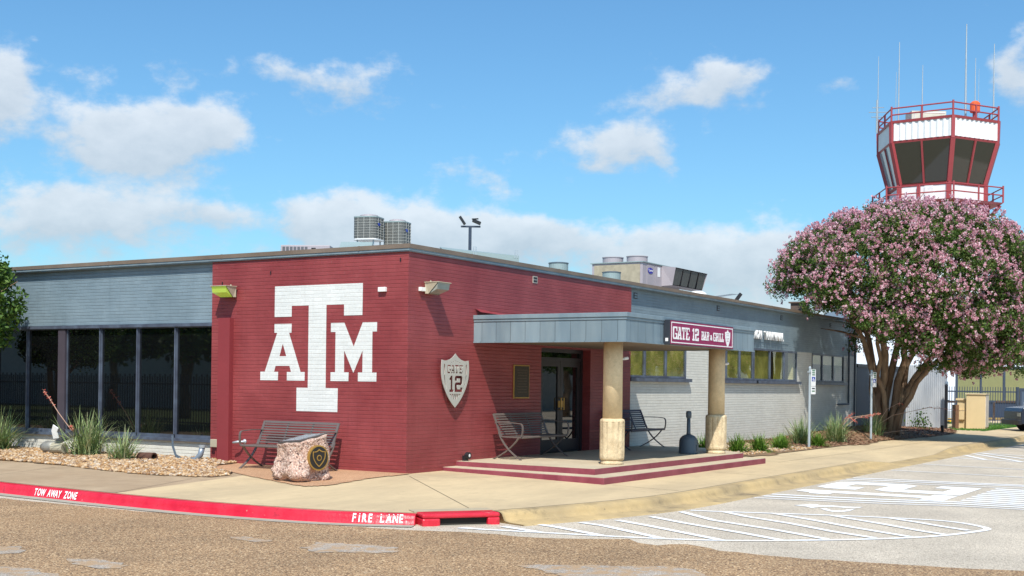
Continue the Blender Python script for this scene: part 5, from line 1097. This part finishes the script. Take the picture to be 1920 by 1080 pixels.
# ------------------------------------------------------------------ plants
def blades(n_, h, spread, w, seed, droop=1.0):
    r = np.random.default_rng(seed); V = []; Fq = []; seg = 5
    for i in range(n_):
        a = r.uniform(0, 6.283); lean = (r.uniform(0, 1)**.8)*.62*spread; L_ = h*r.uniform(.6, 1.15); bx0 = r.normal(0, .12*h, 2)
        dx, dy = math.cos(a), math.sin(a); px_, py_ = -dy, dx; k0 = len(V); ph = min(1.3, lean); x = bx0[0]; y = bx0[1]; z = -.02; st_ = L_/seg
        for s_ in range(seg+1):
            ww = w*(1-(s_/seg)**1.6)+.0008
            V += [(x-px_*ww, y-py_*ww, z), (x+px_*ww, y+py_*ww, z)]
            x += dx*math.sin(ph)*st_; y += dy*math.sin(ph)*st_; z += math.cos(ph)*st_; ph += lean*.28*droop+r.uniform(0, .06)
        Fq += [(k0+2*s_, k0+2*s_+1, k0+2*s_+3, k0+2*s_+2) for s_ in range(seg)]
    return np.array(V), np.array(Fq)
def yucca(label, loc, h, n_, seed, stalks=(), group='red yucca clumps'):
    t = thing('red_yucca', label, 'plant', loc, 0, group); V, Fq = blades(int(n_*1.15), h*.98, 1.35, .008*(h/.8)+.003, seed, .8)
    link('leaf_clump', fastmesh('leaf_clump', V, Fq), BLADE, t)
    for pts in stalks:
        MB().tube(pts, [.009]*(len(pts)-1)+[.004], 5).build('flower_stalk', STALK, t)
        P = [Vector(p) for p in pts]; c = []
        for k in range(46):
            f = .62+.38*k/46; s_ = f*(len(P)-1); i = min(int(s_), len(P)-2); q = P[i].lerp(P[i+1], s_-i); c.append((q.x+rng.normal(0, .02), q.y+rng.normal(0, .02), q.z+rng.normal(0, .02)))
        V, Fq = leaves(np.array(c), .022); link('flowers', fastmesh('flowers', V, Fq), YFLOW, t)
yucca('large red yucca clump at the left edge of the photo', (-.62, 10.35, .03), .95, 260, 1, group='red yucca clumps on the rocks')
yucca('tall red yucca with an arching pink flower stalk in front of the windows', (-.62, 7.5, .03), .95, 280, 2, [[(0, 0, .1), (-.05, .35, .45), (-.1, .75, .85), (-.1, 1.05, 1.15), (-.1, 1.25, 1.32)], [(0, .1, .1), (-.1, .25, .45), (-.12, .35, .62)]], 'red yucca clumps on the rocks')
yucca('smaller red yucca clump nearest the walk by the old pipe', (-1.0, 6.0, .01), .66, 200, 3, group='red yucca clumps on the rocks')
yucca('red yucca behind the nearer sign post against the shaded wall', (16.5, -1.5, 0), .85, 240, 4)
yucca('large red yucca clump between the two sign posts with coral flowers', (18.6, -1.85, 0), .9, 320, 5, [[(0, 0, .2), (-.2, -.3, .7), (-.35, -.6, .85)], [(0, 0, .3), (.3, -.3, .72), (.9, -.7, .80), (1.2, -.95, .85)], [(.1, 0, .3), (.0, -.35, .75), (.2, -.55, .6)], [(.3, 0, .3), (1, -.3, .7), (2.1, -.5, .75)]])
yucca('red yucca right of the farther sign post with long arching stalks', (22.3, -1.9, .03), .85, 240, 6, [[(0, 0, .3), (.8, -.4, .7), (2.2, -1.2, .95), (3.6, -2.1, .85)], [(0, 0, .2), (.5, -.3, .9), (1.2, -.5, 1.1), (1.6, -.7, .95)], [(0, 0, .1), (1.0, -.6, .2), (2.4, -1.3, .25)]])
def liriope(label, loc, h, n_, seed):
    t = thing('grass_clump', label, 'plant', loc, 0, 'low strap leaved clumps in the bed'); V, Fq = blades(int(n_*1.9), h*1.2, 1.7, .013, seed, 1.1); link('leaf_clump', fastmesh('leaf_clump', V, Fq), BLADE2, t)
for i, (x, y, lab) in enumerate(((10.1, -1.3, 'bright green low grass clump touching the right column and steps'), (11.2, -1.7, 'middle green grass clump of the three between the steps and the bare spot'), (12.0, -1.95, 'third green grass clump from the column, before the bare spot'), (13.6, -1.95, 'yellow green grass clump just left of the nearer sign post'), (14.2, -1.7, 'yellow green grass clump behind the nearer sign post foot'), (16.1, -2.1, 'yellow green grass clump just right of the nearer sign post'))):
    liriope(lab, (x, y, -.02), .42 if i < 3 else .36, 210, 30+i)
# scrap aircraft pieces among the rocks
SC = thing('scrap_propeller', 'old aircraft propeller hub with two bent blades lying on the rocks', 'propeller', (-.75, 8.45, .10), R(95))
MB().lathe([(.05, -.18), (.12, -.15), (.13, .10), (.10, .16), (.06, .24)], 0, 0, 20).map(lambda x, y, z: (z*1.0, x, y+.08)).build('hub', mat('hub_grey', (.30, .29, .26), .5, .4, var=.25, vs=9), SC, smooth=True)
b = MB(); P = [(-.10, 0, .14), (-.35, .0, .26), (-.62, .03, .37), (-.95, .05, .47)]; b.tube(P, .03, flat=(.13, .02), up=(0, 1, .4)); b.build('blade', mat('blade_dark', (.05, .045, .04), .4), SC)
MB().tube([(-.42, .25, .28), (-.40, .28, .42), (-.46, .3, .52)], .03, flat=(.14, .02), up=(0, 1, 0)).build('blade', WHITE, SC, 'white blade tip standing up')
MB().lathe([(.10, 0), (.11, .3)], 0, 0, 16).map(lambda x, y, z: (-.55+z, x+.15, y+.08)).build('sleeve', mat('sleeve_beige', (.42, .38, .28), .7), SC)
tag(MB().lathe([(.09, -.2), (.10, .2), (.075, .2), (.07, -.15)], 0, 0, 20, False).map(lambda x, y, z: (-.75+x*.9, 5.62-z, y+.09)).build('rusty_pipe', mat('rust', (.10, .045, .03), .8, var=.2)), 'short rusty pipe lying open ended on the rocks by the yucca', 'pipe')
SB = thing('bent_strap', 'curved steel strap and pipe elbow on the rocks beside the maroon wall', 'scrap metal', (-.25, 4.72, .0))
MB().tube([(0, .75, .50), (-.02, .72, .30), (-.05, .6, .12), (-.08, .35, .04), (-.06, .12, .05)], .02, flat=(.05, .012), up=(1, 0, 0)).build('strap', mat('steel_blue', (.18, .22, .27), .4, .5), SB)
MB().tube([(-.06, .16, .05), (-.05, .05, .06), (-.02, -.03, .15), (0, -.06, .30)], .055, 12).build('elbow', mat('elbow_grey', (.25, .30, .36), .4, .3), SB, smooth=True); MB().lathe([(.065, .29), (.07, .34)], 0, -.06, 14).build('elbow_rim', POSTM, SB)

# ------------------------------------------------------------------ trees
def branchset(tips, base, name, m, parent, r0, seed, fork=.45):
    """stems from the base toward tips, forking on the way; each stem its own part"""
    r = random.Random(seed)
    for i, (b0, tip, rr) in enumerate(tips):
        b0 = Vector(b0); tip = Vector(tip); L_ = (tip-b0).length; P = []; rad = []; k = 9
        side = Vector((r.uniform(-1, 1), r.uniform(-1, 1), 0))*.05*L_
        for j in range(k+1):
            f = j/k; p = b0.lerp(tip, f**1.3); p.z = b0.z+(tip.z-b0.z)*(f**.85); p += side*math.sin(f*math.pi)*.6+Vector((r.uniform(-1, 1), r.uniform(-1, 1), 0))*.02*L_*(f > 0); P.append(p); rad.append(rr*(1-.72*f)*(1.25 if j == 0 else 1)+.008)
        st = MB().tube(P, rad, 10)
        for q in range(7):
            j = r.randint(4, 9); p = P[j]; a = r.uniform(0, 6.28); l2 = r.uniform(.6, 1.5); d_ = Vector((math.cos(a), math.sin(a), r.uniform(.2, 1.0))); mid = p+d_*l2*.5+Vector((0, 0, .05)); e = p+d_*l2
            st.tube([p, mid, e], [rad[j]*.6, rad[j]*.4, .008], 6)
        st.build(name, m, parent, smooth=True)
MT = thing('crape_myrtle', 'large multi stemmed crape myrtle covered in pink blossom', 'tree', (23.9, -1.85, .22))
O = Vector((23.9, -1.85, .22)); CC = Vector((23.45, -2.75, 4.75))-O
ex = Rt; ey = Fw
def crownpt(lx, ly, z): v_ = CC+ex*lx+ey*ly; return Vector((v_.x, v_.y, z-O.z))
tips = []
rr_ = random.Random(5)
for lx, ly, z, bx_, by_, r in ((-2.6, -.5, 5.2, -.28, 0, .11), (-1.6, 1.0, 6.2, -.2, .1, .12), (-.6, -.6, 6.6, -.12, -.1, .14), (.3, .6, 6.8, 0, .12, .13), (1.0, -.9, 6.2, .1, -.12, .13), (1.9, .5, 5.8, .22, .05, .12), (2.9, -.4, 4.9, .30, -.05, .13), (2.4, -1.6, 4.4, .2, -.2, .10), (-1.8, -1.6, 4.9, -.18, -.2, .09)):
    q = ex*bx_*1.0+ey*by_; tips.append(((q.x, q.y, -.1), crownpt(lx, ly, z), r))
branchset(tips, O, 'stem', BARK, MT, .1, 4)
# crown: puffs over a flattened dome
pf = []; PF = []
tries = 0
while len(PF) < 980:
    d = rng.normal(size=3); d /= np.linalg.norm(d)
    rad = rng.uniform(.72, 1.0)**.6
    lx = d[0]*4.5*rad; ly = d[1]*3.3*rad; z = d[2]
    zz = CC.z+O.z+(z*2.75*rad if z > 0 else z*3.0*rad)
    # underside rises toward the trunk; the right side hangs lower
    low = 4.05-.32*lx-.0*abs(ly)
    if lx < -1.0: low = 3.05+(-1.0-lx)*.50
    elif lx < .5: low = 2.65 if ly < .5 else 3.6
    else: low = 2.15 if ly < .8 else 3.2
    if lx > 1.8: low = 2.0
    if lx > 3.6: low = 2.0+(lx-3.6)*.9
    if zz < low: continue
    shape = 1-.06*math.sin(lx*2.1+1)-.05*math.sin(ly*3+lx)
    # silhouette: lower on the left shoulder
    ztop = 7.45-.085*(lx+.2)**2*(1.25 if lx < 0 else 1.0)-.12*ly*ly*.5
    if zz > ztop: zz = ztop-abs(rng.normal(0, .15))
    p = CC+ex*lx+ey*ly; W_ = (p.x+O.x, p.y+O.y, zz)
    if W_[1] > -.45 and zz < 4.75: continue
    PF.append(((p.x, p.y, zz-O.z), d))
for nq, xr, yr, zr in ((120, (.6, 4.6), (-2.9, .4), (2.1, 3.7)), (70, (-2.3, .7), (-3.0, -1.2), (2.95, 3.9)), (60, (2.4, 5.2), (-2.0, 1.5), (2.6, 4.5)), (40, (-3.9, -2.4), (-2.2, 0), (4.0, 5.4))):
    k = 0
    while k < nq:
        lx, ly, zz = rng.uniform(*xr), rng.uniform(*yr), rng.uniform(*zr); p = CC+ex*lx+ey*ly
        if p.y+O.y > -.5 or zz < 2.1+abs(lx-2.4)*.28: k += .2; continue
        d = np.array([lx*.2, ly*.2, rng.normal(0, .5)]); PF.append(((p.x, p.y, zz-O.z), d)); k += 1
LV = []; LN = []; BV = []
for (c, d) in PF:
    c = np.array(c); s = rng.uniform(.26, .44); n_ = int(190*s/.35)
    o_ = rng.normal(size=(n_, 3)); o_ /= np.linalg.norm(o_, axis=1)[:, None]; o_ *= (rng.uniform(.2, 1, (n_, 1))**.5)*s*np.array([1, 1, .75]); LV.append(c+o_)
    if True:
        nb = rng.integers(8, 15)
        for _ in range(nb):
            u_ = rng.normal(size=3)+np.array([-.35, -.35, .75])*1.0+np.array(d)*.7; u_ /= np.linalg.norm(u_); BV.append(c+u_*s*rng.uniform(.85, 1.2))
LV = np.concatenate(LV); out = LV-np.array([CC.x, CC.y, CC.z-1.5]); out /= np.linalg.norm(out, axis=1)[:, None]
V, Fq = leaves(LV, .047, out, .35, .5); link('crown', fastmesh('crown', V, Fq), LEAF, MT)
BV = np.array(BV); BV = BV[rng.random(len(BV)) < .92]; k = 16
bc_ = np.repeat(BV, k, 0); st_ = rng.uniform(.55, 1.2, (len(BV), 1)).repeat(k, 0); bo = rng.normal(0, 1, (len(bc_), 3)); bo /= np.linalg.norm(bo, axis=1)[:, None]; bo *= rng.uniform(.2, 1, (len(bc_), 1))*np.array([.065, .065, .09])*st_
V, Fq = leaves(bc_+bo, .029, None, .5, .85); link('blossom', fastmesh('blossom', V, Fq), BLOOM, MT)
del LV, bc_
# leafy shoots growing from the foot of the tree
SHB = thing('seedling_shrub', 'small dark leafy shoot in the mulch before the galvanised screen', 'shrub', (31.3, -1.2, .0)); P = rng.normal(0, 1, (160, 3))*np.array([.18, .18, .2])+np.array([0, 0, .3]); V, Fq = leaves(P, .06); link('foliage', fastmesh('foliage', V, Fq), LEAF2, SHB); MB().tube([(0, 0, -.05), (0, 0, .35)], .01, 5).build('stem', BARK, SHB)
# tree at the left edge of the photo, its crown reaching in front of the windows
LT = thing('shade_tree', 'leafy green tree cut by the left edge of the photo', 'tree', (-1.35, 10.95, -.03))
def simple_crown(parent, puffs, n_per, size, m, name='crown'):
    Q = []
    for c, s in puffs:
        o_ = rng.normal(size=(n_per, 3)); o_ /= np.linalg.norm(o_, axis=1)[:, None]; Q.append(np.array(c)+o_*(rng.uniform(.15, 1, (n_per, 1))**.5)*s)
    Q = np.concatenate(Q); V, Fq = leaves(Q, size, None, .5, .55); return link(name, fastmesh(name, V, Fq), m, parent)
pl_ = []
for _ in range(120):
    d = rng.normal(size=3); d /= np.linalg.norm(d); pl_.append(((d[0]*.85, d[1]*1.75, 3.15+d[2]*1.15), rng.uniform(.2, .36)))
simple_crown(LT, pl_, 130, .05, LEAF2)
branchset([((0, .3, 0), (0.2, -.6, 3.2), .09), ((0, .35, 0), (-.3, .8, 3.5), .08), ((0.05, .3, 0), (.3, .3, 3.6), .08)], None, 'trunk', BARK, LT, .1, 8)

# ------------------------------------------------------------------ across the road, seen only in the window reflections
def street_tree(lab, loc, s, seed):
    t = thing('street_tree', lab, 'tree', loc, seed, 'trees across the road'); pu = []
    for _ in range(90):
        d = rng.normal(size=3); d /= np.linalg.norm(d); d *= rng.uniform(.5, 1)**.5; pu.append(((d[0]*2.8*s, d[1]*2.8*s, 4.6*s+d[2]*2.3*s), rng.uniform(.5, .9)*s))
    simple_crown(t, pu, 60, .17*s, LEAF2); branchset([((0, 0, 0), (.3, .2, 5*s), .2*s), ((0, .1, 0), (-.9, -.5, 4.6*s), .15*s)], None, 'trunk', BARK, t, .2, seed); return t
t0 = street_tree('broad green tree across the road from the tall windows', (-19, 21, -.25), 1.25, 3)
for i, (x, y, s) in enumerate(((-24, 31, 1.2), (-30, 43, 1.25), (-20, 12, 1.1), (-34, 22, 1.3), (44, -21, 1.15), (33, -20, 1.0), (55, -24, 1.2), (22, -17.5, .9), (64, -20, 1.2))):
    o = dup(t0, (x, y, -.25), i*1.3, 'green street tree %s across the road, outside the photo' % ('farthest left', 'left of the lawn', 'beyond the lawn', 'nearest the picket fence', 'by the long building', 'middle of the lot', 'near the lot entrance', 'far along the lot', 'closest to the lot', 'farthest along the lot')[i], 'trees across the road'); o.scale = (s/1.25,)*3
LB = thing('long_building', 'long low grey building across the road outside the photo', 'building', (-42, 0, -.25)); MB().box(0, -20, 0, 4, 75, 5.2).build('wall', mat('far_grey', (.50, .52, .50), .8), LB); MB().box(-.3, -20.3, 5.2, 4.5, 75.3, 5.6).build('roof', DKWALL, LB)
LC = thing('long_building', 'long low building across the parking lot outside the photo', 'building', (20, -34, -.25)); MB().box(0, 0, 0, 60, 4, 4.6).build('wall', bpy.data.materials['far_grey'], LC); MB().box(-.3, -.3, 4.6, 60.3, 4.3, 5).build('roof', DKWALL, LC)
PFN = thing('picket_fence', 'black iron picket fence across the road outside the photo', 'fence', (-13.5, 14, -.25)); b = MB()
for i in range(300): y = i*.13; b.box(-.015, y-.02, 0, .015, y+.02, 1.95+(.08 if i % 2 else 0))
o = b.build('picket', BLACK, PFN); o['kind'] = 'stuff'
for z in (.3, 1.65): MB().box(-.02, 0, z, .02, 39, z+.05).build('rail', BLACK, PFN)
b = MB(); b.add([(-60, 13, ZR+.012), (-13.6, 13, ZR+.012), (-13.6, 60, ZR+.012), (-60, 60, ZR+.012)], [(0, 1, 2, 3)]); struct(b.build('far_lawn', mat('far_lawn', (.10, .13, .03), .95, var=.15)))
